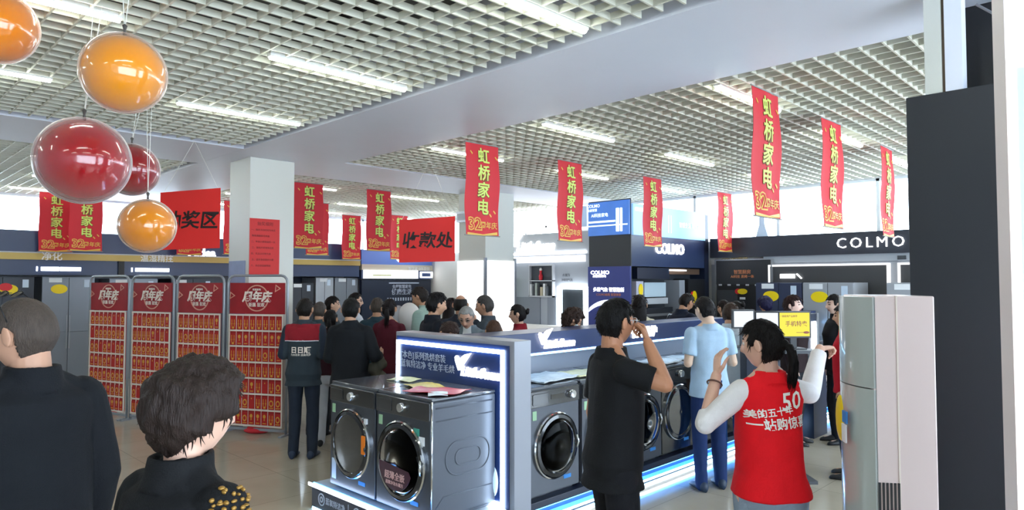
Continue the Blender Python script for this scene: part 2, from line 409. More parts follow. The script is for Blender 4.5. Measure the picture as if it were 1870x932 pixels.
r = root('display_board', 'dark navy board with small white writing behind the crowd', 'board', (9.35, YF-.1, 0))
MB().box(0, 0, .1, 2.15, .1, 1.92).build('panel', navyd, r)
m = MB(); m.text('全屋智慧家电', .1, 1.2, 1.74, -.005, .006, off=.01); m.box(.8, -.006, 1.82, 1.75, 0, 1.85); m.text('健康生活', .16, 1.2, 1.6, -.005, .006, off=.015)
for i in range(14): m.box(.75+i*.08, -.006, 1.38, .79+i*.08, 0, 1.46)
m.build('lettering', mat('pale_text', 'AEB8CC', .6), r)

# ------------------------------------------------------------------ light grey shop unit with the lit swan logo (faces -X at X = 10.5)
def swan(m, x, z, s, y=0):
    for k, (a, b) in enumerate(((0, .42), (.13, .62), (.28, .85))):
        m.prism([(x+(a-.25)*s, z+(.05-.1*k)*s), (x+(a-.05)*s, z-.1*s), (x+(b+.12)*s, z+(.62+.05*k)*s), (x+(b-.12)*s, z+(.5+.02*k)*s)], y-.02*(1+k*.1), y)
    m.prism([(x-.3*s, z+.15*s), (x-.05*s, z-.35*s), (x+.4*s, z-.3*s), (x+.25*s, z+.05*s), (x-.05*s, z+.35*s), (x-.25*s, z+.5*s), (x-.36*s, z+.38*s)], y-.022, y)
def brand(m, x, z, s, y=0): swan(m, x, z+.18*s, s*.8, y); m.text('LittleSwan', s*.62, x+.1*s, z-.12*s, y-.012, .02, off=.03, shear=.25, align='LEFT')
U = root('shop_unit', 'light grey shop unit with a glowing white swan logo and display niches', 'shop unit', (10.5, 10.81, 0), -PI/2)
MB().box(0, 0, 2.42, 2.56, .9, 2.87).build('fascia', lgrey, U)
MB().box(0, .1, 0, 1.42, .9, 2.42).box(1.42, .1, 0, 2.56, .9, 2.42).build('back_wall', mat('unit_grey', '9AA1AB', .45), U) 
MB().box(0, -.02, 2.44, 2.5, .0, 2.475).build('light_strip', glow, U)
MB().box(0, .02, 2.27, 2.4, .1, 2.4).build('lower_light_band', lbox, U)
m = MB(); brand(m, .55, 2.66, .42); m.build('lit_logo', glowtxt, U)
MB().box(0, .3, 2.95, 2.4, .5, 3.42).build('upper_light_box', lbox, U)
MB().box(1.16, .29, 3.02, 1.2, .3, 3.06).build('hook', blackm, U)
MB().box(2.14, .295, 2.98, 2.28, .3, 3.4).build('blue_figure', mat('pale_blue_figure', 'C6DCF4', .5), U)
nd = mat('niche_dark', '3A3F47', .6)
m = MB().box(.93, .02, 2.2, 1.6, .1, 2.23).box(.93, .02, 1.88, 1.6, .1, 1.9).box(.93, .02, 1.55, 1.6, .1, 1.58).box(.93, .02, 1.55, .95, .1, 2.2).box(1.58, .02, 1.55, 1.6, .1, 2.2)
m.build('shelf', lgrey, U); MB().box(.95, .09, 1.58, 1.58, .1, 2.2).build('niche_back', nd, U)
MB().box(.45, .08, .6, 1.2, .1, 1.54).build('alcove_panel', mat('alcove_grey', '767D88', .5), U)
MB().box(1.42, .06, .5, 1.66, .1, 1.55).build('alcove_panel', mat('alcove_grey', '767D88', .5), U)
MB().box(0, -.1, 0, 2.5, .08, .98).build('counter_base', white, U)
m = MB(); m.frame(rrect(1.72, .75, 2.46, 1.78, .02), rrect(1.78, .81, 2.4, 1.72, .015), .02, .1, 0); m.build('mirror_light_frame', glow, U)
MB().box(1.78, .07, .81, 2.4, .1, 1.72).build('mirror', mat('mirror', '8E98A0', .08, metal=.9), U)
m = MB()
for i, t in enumerate(('智能洗护', '专业烘干')): m.text(t, .07, .3, 2.0-i*.09, .095, .004)
m.text('水魔方', .07, 1.9, 2.0, .095, .004); m.text('净味空气洗', .06, 1.92, 1.9, .095, .004)
m.build('small_lettering', mat('grey_text', '6B7078', .6), U)
def deco(name, label, cat, loc, fn, mats): r = MB(); fn(r); o = r.build(name, mats); o.location = loc; tag(o, label, cat); return o
def onunit(x, y, z): return (10.5+y, 10.81-x, z)
deco('figurine', 'red and white figurine in the upper niche of the grey unit', 'figurine', onunit(1.25, .05, 1.9), lambda m: (m.revolve([(.0, 0), (.035, .01), (.045, .08), (.02, .15), (.03, .2), (0, .24)], 12, mi=0), m.ell((0, 0, .22), (.03, .03, .04), mi=1)), [redm, white])
for i, (w_, h_, c_) in enumerate(((.05, .24, 'C8CDD0'), (.04, .2, '4A4E54'), (.06, .26, '9AA4A0'), (.05, .22, '2E3136'), (.07, .18, 'B0A890'), (.05, .25, 'E0E2E2'), (.05, .2, '60666E'))):
    deco('book', '%s upright book, %s from the left in the lower niche' % (['pale grey', 'dark grey narrow', 'grey-green tall', 'black', 'beige short', 'white tall', 'slate grey'][i], ['first', 'second', 'third', 'fourth', 'fifth', 'sixth', 'last'][i]), 'book', onunit(1.0+i*.075, .05, 1.58), lambda m: m.box(-.04, -w_/2, 0, .03, w_/2, h_).box(-.045, -w_/2+.004, .01, -.04, w_/2-.004, h_-.01), mat('book_'+c_, c_, .6))
g_ = root('poster', 'pale green poster with dark characters on the grey unit', 'poster', (10.42, 10.83, 1.18), -PI/2)
MB().box(0, 0, 0, .56, .012, .83).build('sheet', mat('pale_green', 'BFE0A4', .5), g_)
m = MB(); m.text('以旧换新至', .13, .3, .62, -.003, .002, off=.01); m.text('选 美的', .15, .3, .4, -.003, .002, off=.01); m.text('国家补贴', .06, .3, .24, -.003, .002); m.box(.06, -.004, .1, .5, 0, .12)
m.build('lettering', mat('green_text', '3E6A3A', .6), g_)

# ------------------------------------------------------------------ navy pillar unit and recess (faces -X at X = 9, then -Y at Y = 6.23)
U = root('poster_pillar', 'navy pillar with a planet poster below and a blue light box on top', 'pillar', (9.0, 7.07, 0), -PI/2)
MB().box(0, .016, 0, .47, .3, 3.2).box(0, 0, 0, .84, .016, 3.2).build('shaft', dgrey, U)
pm = mat('blue_ad', '24489C', .3, emit='4F86D8', es=.5, var=.5, vscale=2.5)
MB().box(.01, -.03, 2.63, .83, 0, 3.18).build('ad_light_box', pm, U)
m = MB(); m.text('COLMO', .075, .12, 3.12, -.035, .004, off=.01); m.text('全屋智慧', .05, .1, 3.05, -.035, .004); m.text('AI科技家电', .07, .25, 2.96, -.035, .004); m.box(.02, -.034, 2.84, .56, -.03, 2.87)
m.box(.02, -.034, 2.78, .8, -.03, 2.8); m.rbox(.58, 2.68, .64, 3.06, -.04, -.03, .01).rbox(.66, 2.68, .7, 3.06, -.04, -.03, .01)
m.build('ad_lettering', emat('pale_ad_light', 'CFE6FF', 1.6), U)
MB().box(.0, -.03, .1, .84, 0, 2.12).build('poster', mat('poster_indigo', '303A78', .35, emit='303A78', es=.25, var=.15, vscale=2), U)
m = MB(); m.text('COLMO', .085, .25, 2.02, -.035, .004, off=.015, sx=1.25); m.text('高端智慧家电', .045, .24, 1.96, -.035, .004); m.text('多维气象 智慧焕新', .075, .42, 1.74, -.035, .004, off=.008)
m.build('poster_lettering', glowtxt, U)
m = MB(); m.text('COLMO画境 智慧体验', .05, .42, 1.66, -.035, .004); m.build('orange_lettering', mat('orange_text', 'D98A5E', .5), U)
m = MB(); n = 28; cx, cz, r0 = .42, .96, .62
o1 = [(cx+r0*math.cos(PI*.16+PI*.68*i/n), cz+r0*math.sin(PI*.16+PI*.68*i/n)) for i in range(n+1)]
o2 = [(cx+(r0-.015-.05*math.sin(PI*i/n))*math.cos(PI*.16+PI*.68*i/n), cz-.01+(r0-.015-.05*math.sin(PI*i/n))*math.sin(PI*.16+PI*.68*i/n)) for i in range(n+1)]
o1 = [p for p in o1 if 0 < p[0] < .84]; o2 = [p for p in o2 if 0 < p[0] < .84]
m.prism(o1+o2[::-1], -.034, -.03); m.build('planet_rim', emat('rim_light', 'DCE4FF', 1.4), U)
U = root('shop_fascia', 'navy recess front with lit letters and a bright sky-blue ad above', 'shop fascia', (9.02, 6.23, 0))
MB().box(0, 0, 2.12, 2.29, .35, 2.62).build('fascia', navy, U)
MB().box(.02, -.02, 2.62, 2.3, .3, 3.12).build('ad_light_box', mat('sky_ad', '6AA2E0', .3, emit='86B8F0', es=.75, var=.45, vscale=1.2), U)
m = MB(); m.text('COLMO', .25, 1.12, 2.42, -.01, .03, off=.012); m.text('COLMO', .08, .2, 3.03, -.03, .004, off=.01); m.build('lit_lettering', glowtxt, U)
m = MB(); m.text('智感生活 理享家', .1, 1.75, 2.85, -.03, .004); m.box(1.05, -.024, 2.7, 1.07, -.02, 3.0).box(1.13, -.024, 2.7, 1.15, -.02, 3.0); m.build('ad_lettering', emat('pale_ad_light', 'CFE6FF', 1.6), U)
tag(MB().box(0, 0, 0, .15, .4, 3.1).build('post', navyd, loc=(11.32, 6.23, 0)), 'dark navy corner post right of the sky-blue ad and recess', 'post')
U2 = root('kitchen_recess', 'dark kitchen display recess with a pale built-in appliance', 'kitchen display', (9.02, 6.23, 0))
MB().box(.1, .3, 0, 2.3, .36, 2.12).build('back_panel', dgrey, U2)
MB().box(.15, .0, 1.92, 1.1, .3, 2.1).build('hood_cover', navyd, U2)
MB().box(1.1, .05, 2.0, 2.2, .3, 2.1).build('wooden_lintel', mat('brown_lintel', '5A4638', .5), U2)
MB().box(1.1, .02, 2.06, 1.7, .05, 2.08).build('light_strip', glowtxt, U2)
MB().box(.12, .0, 1.1, .32, .3, 1.88).build('side_panel', mat('lilac_grey', 'B4B4C8', .4), U2)
MB().box(.5, .1, 1.62, 1.15, .3, 1.86).build('glass_door_appliance', mat('pale_glass_front', 'B8CCD8', .2), U2)
MB().box(.5, .08, 1.5, 1.18, .3, 1.6).build('lower_trim', lgrey, U2)
MB().box(.4, .06, .9, 1.3, .3, 1.44).build('oven_stack', fdk, U2)
MB().box(.45, .04, 1.3, 1.2, .06, 1.34).box(.45, .04, 1.14, 1.2, .06, 1.17).build('oven_handle', steel, U2)
MB().box(1.42, .0, 0, 1.6, .3, 1.9).build('grey_post', grey, U2)
MB().box(1.72, .0, 0, 2.3, .3, 1.92).build('black_cabinet', blackm, U2)
m = MB(); m.prism(ellipse(.24, 1.74, .06, .1, 14), -.01, 0); m.build('price_sticker', stick, U2); m = MB(); m.prism(ellipse(1.92, 1.6, .08, .11, 14), -.01, 0, 0); m.prism(ellipse(1.85, 1.6, .06, .1, 14), -.007, 0, 1); m.build('price_sticker', [stick, stickr], U2)

# ------------------------------------------------------------------ back shop (faces -X at X = 11.5)
XF = 11.47
U = root('shop_fascia', 'dark fascia with thin lit letters at the back of the shop on the right', 'shop fascia', (XF, 6.2, 0), -PI/2)
MB().box(0, 0, 2.31, 6.0, .1, 2.66).build('fascia', mat('dark_fascia', '2C303B', .4), U)
MB().box(1.0, .02, 2.19, 6.0, .1, 2.31).build('grey_band', grey, U)
m = MB(); m.text('COLMO', .235, 2.72, 2.48, -.01, .03, off=-.012, sx=.98, spacing=1.35); m.build('lit_lettering', glowtxt, U)
m = MB(); m.text('COLMO厨房', .09, .48, 2.26, -.01, .01); m.text('家电套系', .09, .65, 2.26, -.01, .01) if 0 else None
m.build('gold_lettering', gold, U)
m = MB()
for i in range(7): m.box(3.1+i*.2, .01, 2.21, 3.22+i*.2, .02, 2.27)
m.build('small_symbols', dgrey, U)
U = root('wall_cladding', 'grey cladding on the back wall below the dark fascia', 'wall panel', (XF, 6.2, 0), -PI/2); MB().box(0, .045, 0, 6.0, .1, 2.185).build('panel', grey, U)
U = root('dark_panel_unit', 'black kitchen panel with small orange lettering over a black opening', 'kitchen display', (XF-.06, 6.05, 0), -PI/2)
MB().box(0, 0, 1.82, 1.02, .09, 2.25).build('upper_panel', mat('charcoal_panel', '2B2D31', .35), U)
MB().frame(rrect(-.02, 0, 1.04, 2.27, .005), rrect(0, .02, 1.02, 2.25, .005), -.02, .08).build('frame_trim', steel, U)
m = MB(); m.text('智慧厨房', .08, .5, 2.04, -.005, .005); m.text('AI科技 蒸烤一体', .06, .5, 1.96, -.005, .005); m.build('orange_lettering', mat('orange_text', 'D98A5E', .5), U)
MB().box(0, .02, .9, 1.02, .09, 1.82).build('black_opening', blackm, U)
MB().box(.05, -.12, .0, .98, .09, .92).build('base_cabinet', fdk, U)
m = MB()
for i in range(6): m.box(.05+i*.17, -.006, 1.8, .11+i*.17, 0, 1.83)
m.build('label_strip', lgrey, U)
MB().box(.02, .0, 1.42, .4, .02, 1.72).build('hob_panel', dgrey, U)
m = MB(); m.prism(ellipse(.5, 1.7, .09, .05, 14), -.012, 0, 0); m.prism(ellipse(.42, 1.7, .06, .05, 14), -.01, 0, 1); m.prism(ellipse(1.02, 1.5, .08, .07, 14), -.03, -.02, 0); m.box(.45, -.01, 1.56, .55, 0, 1.6, 2)
m.build('price_sticker', [stick, stickr, stickw], U)
for k, (x0, x1) in enumerate(((1.12, 3.0), (3.12, 5.0))):
    U = root('lit_niche', ['dark niche framed by a thin light line, holding navy and silver refrigerators', 'second dark niche mostly hidden behind the black block'][k], 'display niche', (XF-.05, 6.2, 0), -PI/2)
    MB().frame(rrect(x0, 0, x1, 2.16, .005), rrect(x0+.03, .02, x1-.03, 2.13, .005), -.02, .08).build('light_frame', emat('soft_led', 'FFFFFF', 1.1), U)
    MB().box(x0+.03, .02, 0, x1-.03, .08, 2.13).build('back_panel', mat('niche_charcoal', '3C3D40', .45), U)
    m = MB(); m.box(x0+.2, -.01, 1.93, x0+.45, 0, 2.0); m.prism([(x0+.47, 2.0), (x0+.55, 1.92), (x0+.57, 1.93), (x0+.49, 2.01)], -.01, 0); m.build('lit_label', glowtxt, U)
fridge(0, .74, 1.86, fnav, 'navy refrigerator with a yellow sticker in the lit niche', .8, .25, rz=-PI/2, p=(XF-.72, 5.0, 0))
fridge(0, .74, 1.86, fsil, 'silver refrigerator beside the navy one in the lit niche', .8, .25, rz=-PI/2, p=(XF-.72, 4.24, 0))
fridge(0, .8, 1.86, fsil, 'silver refrigerator at the edge of the black block', .8, .5, rz=-PI/2, p=(XF-.72, 3.05, 0))
fig = root('window_decal', 'pale blue tower decal hanging in the bright back window', 'decal', (XF+.06, 5.35, 2.66), -PI/2)
MB().prism([(0, 0), (.22, 0), (.16, .2), (.14, .55), (.11, .8), (.08, .55), (.06, .2)], 0, .012).build('decal', mat('pale_blue_figure', 'C6DCF4', .5), fig)

# ------------------------------------------------------------------ red hanging banners
gy = mat('banner_yellow_green', 'C9DB6A', .5); gd = mat('banner_gold', 'DDB04A', .45); dk = mat('banner_dark_outline', '6E4A1C', .6)
def banner0():
    r = root('hanging_banner', '', 'banner'); W, Hh = .5, 1.05
    def wave(x, z): return .012*math.sin(z*7+x*3)+.006*math.sin(x*19)
    nx, nz = 10, 24; m = MB(); vs = []
    for s_ in (0, .003):
        for j in range(nz+1):
            for i in range(nx+1):
                x = W*i/nx; z = -Hh*j/nz; vs.append((x+.004*math.sin(z*11)*(1 if i in (0, nx) else 0), wave(x, z)+s_, z))
    n1 = (nx+1)*(nz+1); fs = []
    for j in range(nz):
        for i in range(nx):
            a = j*(nx+1)+i; fs += [(a, a+nx+1, a+nx+2, a+1), (n1+a, n1+a+1, n1+a+nx+2, n1+a+nx+1)]
    m.add(vs, fs); c = m.build('cloth', redm, r, smooth=True)
    def cling(mm, d=.004): mm.v = [V((p.x, p.y+wave(p.x, p.z)-d, p.z)) for p in mm.v]; return mm
    for nm, off, dd, mm_, dx in (('lettering_outline', .045, .002, dk, .004), ('lettering', .018, .005, gy, 0)):  # dark layer is the printed outline of the characters
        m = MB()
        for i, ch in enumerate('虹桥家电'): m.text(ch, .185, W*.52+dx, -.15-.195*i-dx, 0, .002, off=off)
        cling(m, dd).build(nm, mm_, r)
    for nm, off, dd, mm_ in (('number_outline', .06, .002, gd), ('number', -.012, .006, redm)):
        m = MB(); m.text('32', .19, .14, -.925, 0, .002, off=off); cling(m, dd).build(nm, mm_, r)
    m = MB(); m.text('周年庆', .088, .35, -.935, 0, .002, off=.012); m.prism([(.02, -1.02), (.25, -1.035), (.48, -1.0), (.48, -1.035), (.25, -1.05), (.02, -1.045)], -.001, .001)
    for (x, z) in ((.07, -.09), (.45, -.12), (.43, -.75), (.37, -.79)): m.prism([(x, z), (x+.03, z-.03), (x+.02, z-.045), (x-.01, z-.01)], -.001, .001)
    cling(m, .004).build('gold_ornament', gd, r)
    MB().tube([(-.015, 0, .0), (W+.015, 0, .0)], .006, 8).build('top_rod', mat('rod_grey', '8A8C88', .5), r)
    MB().tube([(-.02, wave(0, -Hh), -Hh), (W+.02, wave(W, -Hh), -Hh)], .006, 8).build('bottom_rod', mat('rod_grey', '8A8C88', .5), r)
    m = MB(); m.tube([(.05, 0, 0), (.05, 0, .06)], .0015, 4).tube([(W-.05, 0, 0), (W-.05, 0, .06)], .0015, 4); m.build('string', string, r)
    return r
BN = [(5.18, 2.42, 'large red banner nearest at the right, its foot above the counters'), (6.67, 2.43, 'red vertical banner next right of the nearest large one'), (8.52, 2.45, 'red vertical banner beside the black block at far right'),
      (5.04, 5.7, 'large red vertical banner hanging by the centre of the hall'), (6.62, 5.7, 'red vertical banner just right of the large centre one'), (8.56, 5.7, 'red vertical banner in front of the navy sky-blue ad'), (10.98, 5.78, 'small red vertical banner at the left end of the dark back fascia'),
      (6.47, 9.84, 'red vertical banner left of the black-lettered payment sign'), (5.2, 9.95, 'red banner half hidden by the off-white pillar'), (6.69, 12.3, 'red banner second right of the off-white pillar'), (8.6, 14.1, 'smallest red banner right of the off-white pillar'),
      (2.65, 14.2, 'leftmost red vertical banner above the gold strip'), (2.95, 13.5, 'red banner whose top is hidden by the large red balloon'), (4.9, 14.1, 'red banner hidden behind the lottery sign'), (5.45, 13.2, 'red banner squeezed between lottery sign and pillar'), (9.4, 13.3, 'red banner whose foot peeks out under the one left of the payment sign')]
b0 = None
for i, (x, y, lab) in enumerate(BN):
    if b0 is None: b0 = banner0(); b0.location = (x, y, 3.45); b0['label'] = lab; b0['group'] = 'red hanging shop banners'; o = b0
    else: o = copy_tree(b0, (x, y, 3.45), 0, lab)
    o.rotation_euler = (0, 0, random.uniform(-.05, .05))

# ------------------------------------------------------------------ hand-lettered red signs on strings
def redsign(name, label, tl, tr, D, Wp, Hh, txt, size, ang, apex):
    a = atd(tl[0], tl[1], D); r = root(name, label, 'sign', a, AZ-PI/2+ang)
    tilt = apex[1]
    MB().prism([(0, 0), (0, -Hh), (Wp, -Hh+tilt*.4), (Wp, tilt)], 0, .006).build('board', mat('bright_red_paper', 'E0231F', .55), r)
    m = MB(); m.text(txt, size, Wp*.5, -Hh*.5, -.003, .002, off=.022, shear=.12); m.build('brush_lettering', mat('black_ink', '1A0E10', .6), r)
    m = MB(); zt = 3.5-a.z; ax = apex[0]
    m.tube([(.03, .003, -.01), (ax, .003, zt)], .002, 4).tube([(Wp-.03, .003, tilt-.01), (ax, .003, zt)], .002, 4); m.build('string', string, r)
redsign('hanging_sign', 'red square sign with black lottery-area characters, behind the small orange balloon', (293, 352), (403, 343), 7.8, .69, .66, '抽奖区', .215, 0, (.38, .055))
redsign('hanging_sign', 'red sign with black payment-counter characters over the crowd', (729, 402), (831, 395), 9.0, .74, .565, '收款处', .225, 0, (.4, .05))

# ------------------------------------------------------------------ balloons
film = glassmat('clear_film', 'FFFFFF', .08, .03)
def _rim():  # white put into the film's edge colour, imitating a bright reflective rim
    nt = film.node_tree; out = nt.nodes['Material Output']; src = out.inputs[0].links[0].from_socket
    d = nt.nodes.new('ShaderNodeBsdfTranslucent'); d.inputs[0].default_value = (.9, .9, .92, 1); d2 = nt.nodes.new('ShaderNodeBsdfDiffuse'); d2.inputs[0].default_value = (.9, .9, .92, 1)
    a = nt.nodes.new('ShaderNodeAddShader'); lw = nt.nodes.new('ShaderNodeLayerWeight'); lw.inputs[0].default_value = .06; mx = nt.nodes.new('ShaderNodeMixShader')
    nt.links.new(d.outputs[0], a.inputs[0]); nt.links.new(d2.outputs[0], a.inputs[1]); nt.links.new(lw.outputs['Facing'], mx.inputs[0])
    nt.links.new(src, mx.inputs[1]); nt.links.new(a.outputs[0], mx.inputs[2]); nt.links.new(mx.outputs[0], out.inputs[0])
_rim()
def balloon(px, py, D, R, colr, label, sx, top=3.5, col2=None):
    c = atd(px, py, D); r = root('balloon', label, 'balloon', c, 0, 'shiny balloons hanging in the upper left corner')
    m = MB(); m.ell((0, 0, 0), (R*.95, R*.95, R*.94), nu=64, nv=40); m.build('inner_balloon', mat('balloon_'+colr, colr, .16, coat=1, var=.06, vscale=2), r, smooth=True)
    m = MB(); m.ell((0, 0, 0), (R, R, R), nu=64, nv=40); m.build('clear_film', film, r, smooth=True)
    MB().revolve([(.004, R*.9), (.01, R*.98), (.006, R+.02), (.013, R+.045), (.003, R+.055)], 12).build('knot', mat('dark_knot', '4A4644', .5), r, smooth=True)
    u = V((math.sin(AZ), -math.cos(AZ), 0))
    m = MB(); m.tube([V((0, 0, R+.02)), u*sx+V((0, 0, max(R+.03, top-c.z)))], .0022, 5); m.tube([V((0, 0, R+.02)), u*(sx+.05)+V((0, 0, max(R+.03, top-c.z)))], .0022, 5) ; m.build('string', string, r)
balloon(226, 134, 3.6, .212, 'DE8A06', 'large orange-yellow balloon hanging above the big red one', -.02)
balloon(152, 294, 3.95, .252, '9A0C16', 'largest dark red balloon, below and left of the orange one', .04)
balloon(-6, 48, 3.6, .197, 'DA7C08', 'orange balloon cut off by the left edge', 0)
balloon(240, 310, 5.8, .225, '920A16', 'smaller dark red balloon partly behind the largest red one', .05)
balloon(269, 413, 5.2, .206, 'DE860A', 'lowest orange-yellow balloon in front of the lottery sign', -.03)

# ------------------------------------------------------------------ red envelope racks
envg = mat('envelope_gold', 'D9A23C', .45); envr = mat('envelope_red', 'B91E1C', .55); rail = mat('rail_cream', 'E8DCD0', .5)
ehdr = mat('rack_header_red', '9E1420', .45, var=.45, vscale=4)
def env_mesh(kind):
    m = MB(); w_, h_ = .082, .142
    m.box(-w_/2, -.003, 0, w_/2, .003, h_, 0)
    if kind == 0: m.prism(ellipse(0, h_*.72, .02, .024, 12), -.005, -.003, 1); m.box(-.006, -.005, .05, .006, -.003, .075, 1); m.box(-.024, -.005, .012, .024, -.003, .022, 1)
    elif kind == 1:
        for a in (-.022, .014): m.box(a, -.005, .03, a+.008, -.003, .12, 1); m.box(a-.006, -.005, .06, a+.014, -.003, .07, 1)
        m.prism(ellipse(0, .018, .018, .014, 10), -.005, -.003, 1)
    elif kind == 2: m.prism(ellipse(0, h_*.85, .007, .009, 8), -.005, -.003, 1)
    else: m.prism(ellipse(0, h_*.5, .03, .04, 14), -.005, -.003, 1); m.prism(ellipse(0, h_*.5, .018, .024, 12), -.0055, -.005, 0); m.box(-.03, -.005, .01, .03, -.003, .02, 1)
    return m
env_src = [None]*4
def rack(a, b, which, nx):
    a = V(a); b = V(b); d = b-a; W = d.length; ang = math.atan2(d.y, d.x)
    r = root('red_rack', '%s of the four tall red racks with rows of small envelopes' % which, 'display rack', (a.x, a.y, 0), ang, 'tall red envelope racks')
    H = 1.95; rr = .09
    pts = [(.02, 0, .02), (.02, 0, H-rr)]+[(.02+rr-rr*math.cos(t), 0, H-rr+rr*math.sin(t)) for t in (PI/6, PI/3, PI/2)]+[(W-.02-rr+rr*math.sin(t), 0, H-rr+rr*math.cos(t)) for t in (0, PI/6, PI/3, PI/2)]+[(W-.02, 0, .02)]
    MB().tube(pts, .016, 10).build('tube_frame', mat('frame_grey', '9EA4AC', .35, metal=.4), r, smooth=True)
    MB().box(-.0, -.13, 0, .04, .13, .02).box(W-.04, -.13, 0, W, .13, .02).box(.04, -.012, .04, W-.04, .012, .07).build('foot_bar', mat('frame_grey', '9EA4AC', .35), r)
    x0, x1 = .05, W-.055
    MB().box(x0, -.008, 1.475, x1, .008, 1.86).build('header_sign', ehdr, r)
    cx = (x0+x1)/2; m = MB(); o = ellipse(cx, 1.67, .19*W, .165); i_ = ellipse(cx, 1.67, .19*W-.014, .151)
    m.frame(o, i_, -.013, -.008)
    for (tx, tz) in ((x1-.1, 1.79), (x0+.035, 1.7)): m.frame([(tx-.04, tz-.045), (tx+.045, tz), (tx-.03, tz+.05)], [(tx-.028, tz-.028), (tx+.025, tz), (tx-.022, tz+.032)], -.012, -.008)
    m.build('gold_emblem', mat('rose_gold', 'D9A08A', .45), r)
    m = MB(); m.text('周年庆', .14, cx, 1.68, -.016, .006, off=.03, shear=.2); m.text('钜惠 狂欢', .055, cx, 1.585, -.016, .004, off=.01); m.text('虹桥家电', .03, cx, 1.775, -.016, .004, off=.01); m.build('white_lettering', mat('cream_white', 'F4E8DC', .5), r)
    MB().box(x0, -.004, .1, x1-.02, .008, 1.46).build('back_board', mat('rack_red', 'A51C1C', .6), r)
    m = MB(); rows = 7; rh = (1.46-.1)/rows
    for k in range(rows+1): m.box(x0-.005, -.022, .1+k*rh-.01, x1-.015, -.004, .1+k*rh+.01)
    m.box(x0-.005, -.02, .1, x0+.008, -.004, 1.46).box(x1-.028, -.02, .1, x1-.015, -.004, 1.46); m.build('shelf_rail', rail, r)
    m = MB(); st = (x1-.02-x0-.016)/nx
    for i in range(1, nx): m.box(x0+.008+i*st-.002, -.014, .1, x0+.008+i*st+.002, -.004, 1.46)
    m.build('divider', rail, r)
    M = Matrix.Translation((a.x, a.y, 0)) @ Matrix.Rotation(ang, 4, 'Z')
    rn = ['bottom', 'second lowest', 'third lowest', 'middle', 'third', 'second', 'top']; on = ['first', 'second', 'third', 'fourth', 'fifth', 'sixth', 'seventh', 'eighth', 'last']
    for k in range(rows):
        kd = random.choice((0, 1, 1, 3))
        for i in range(nx):
            kk = kd if random.random() < .6 else random.choice((0, 1, 2, 3))
            if env_src[kk] is None: env_src[kk] = env_mesh(kk).build('red_envelope', [envr, envg]); e = env_src[kk]
            else: e = env_src[kk].copy(); C.objects.link(e)
            e.location = M @ V((x0+.008+(i+.5)*st, -.009, .1+k*rh+.016)); e.rotation_euler = (0, 0, ang)
            tag(e, 'small red envelope, %s from left in the %s row of the %s red rack' % (on[i], rn[k], which), 'envelope', 'red envelopes on the racks')
pts = [(163, 9.75), (239.5, 9.35), (321.5, 8.98), (413.5, 8.62), (530, 8.35)]
G = [atd(x, 514, D) for x, D in pts]
for i, wh in enumerate(('leftmost', 'second', 'third', 'rightmost')):
    a, b = G[i].copy(), G[i+1].copy(); a.z = b.z = 0; dd = (b-a)*.016; rack(a+dd, b-dd, wh, 8)
for (px, py, lab) in ((470, 791, 'red sandbag at the foot of the rightmost red rack'), (192, 757, 'red sandbag at the foot of the leftmost red rack')):
    p = atz(px, py, 0); m = MB(); R_ = Matrix.Rotation(AZ-PI/2, 3, 'Z')
    m.ell((0, 0, .035), (.17, .09, .04), R_); m.ell(R_ @ V((-.06, 0, .06)), (.07, .06, .035), R_); o = m.build('sandbag', redm, smooth=True); o.location = (p.x, p.y, 0); tag(o, lab, 'sandbag')

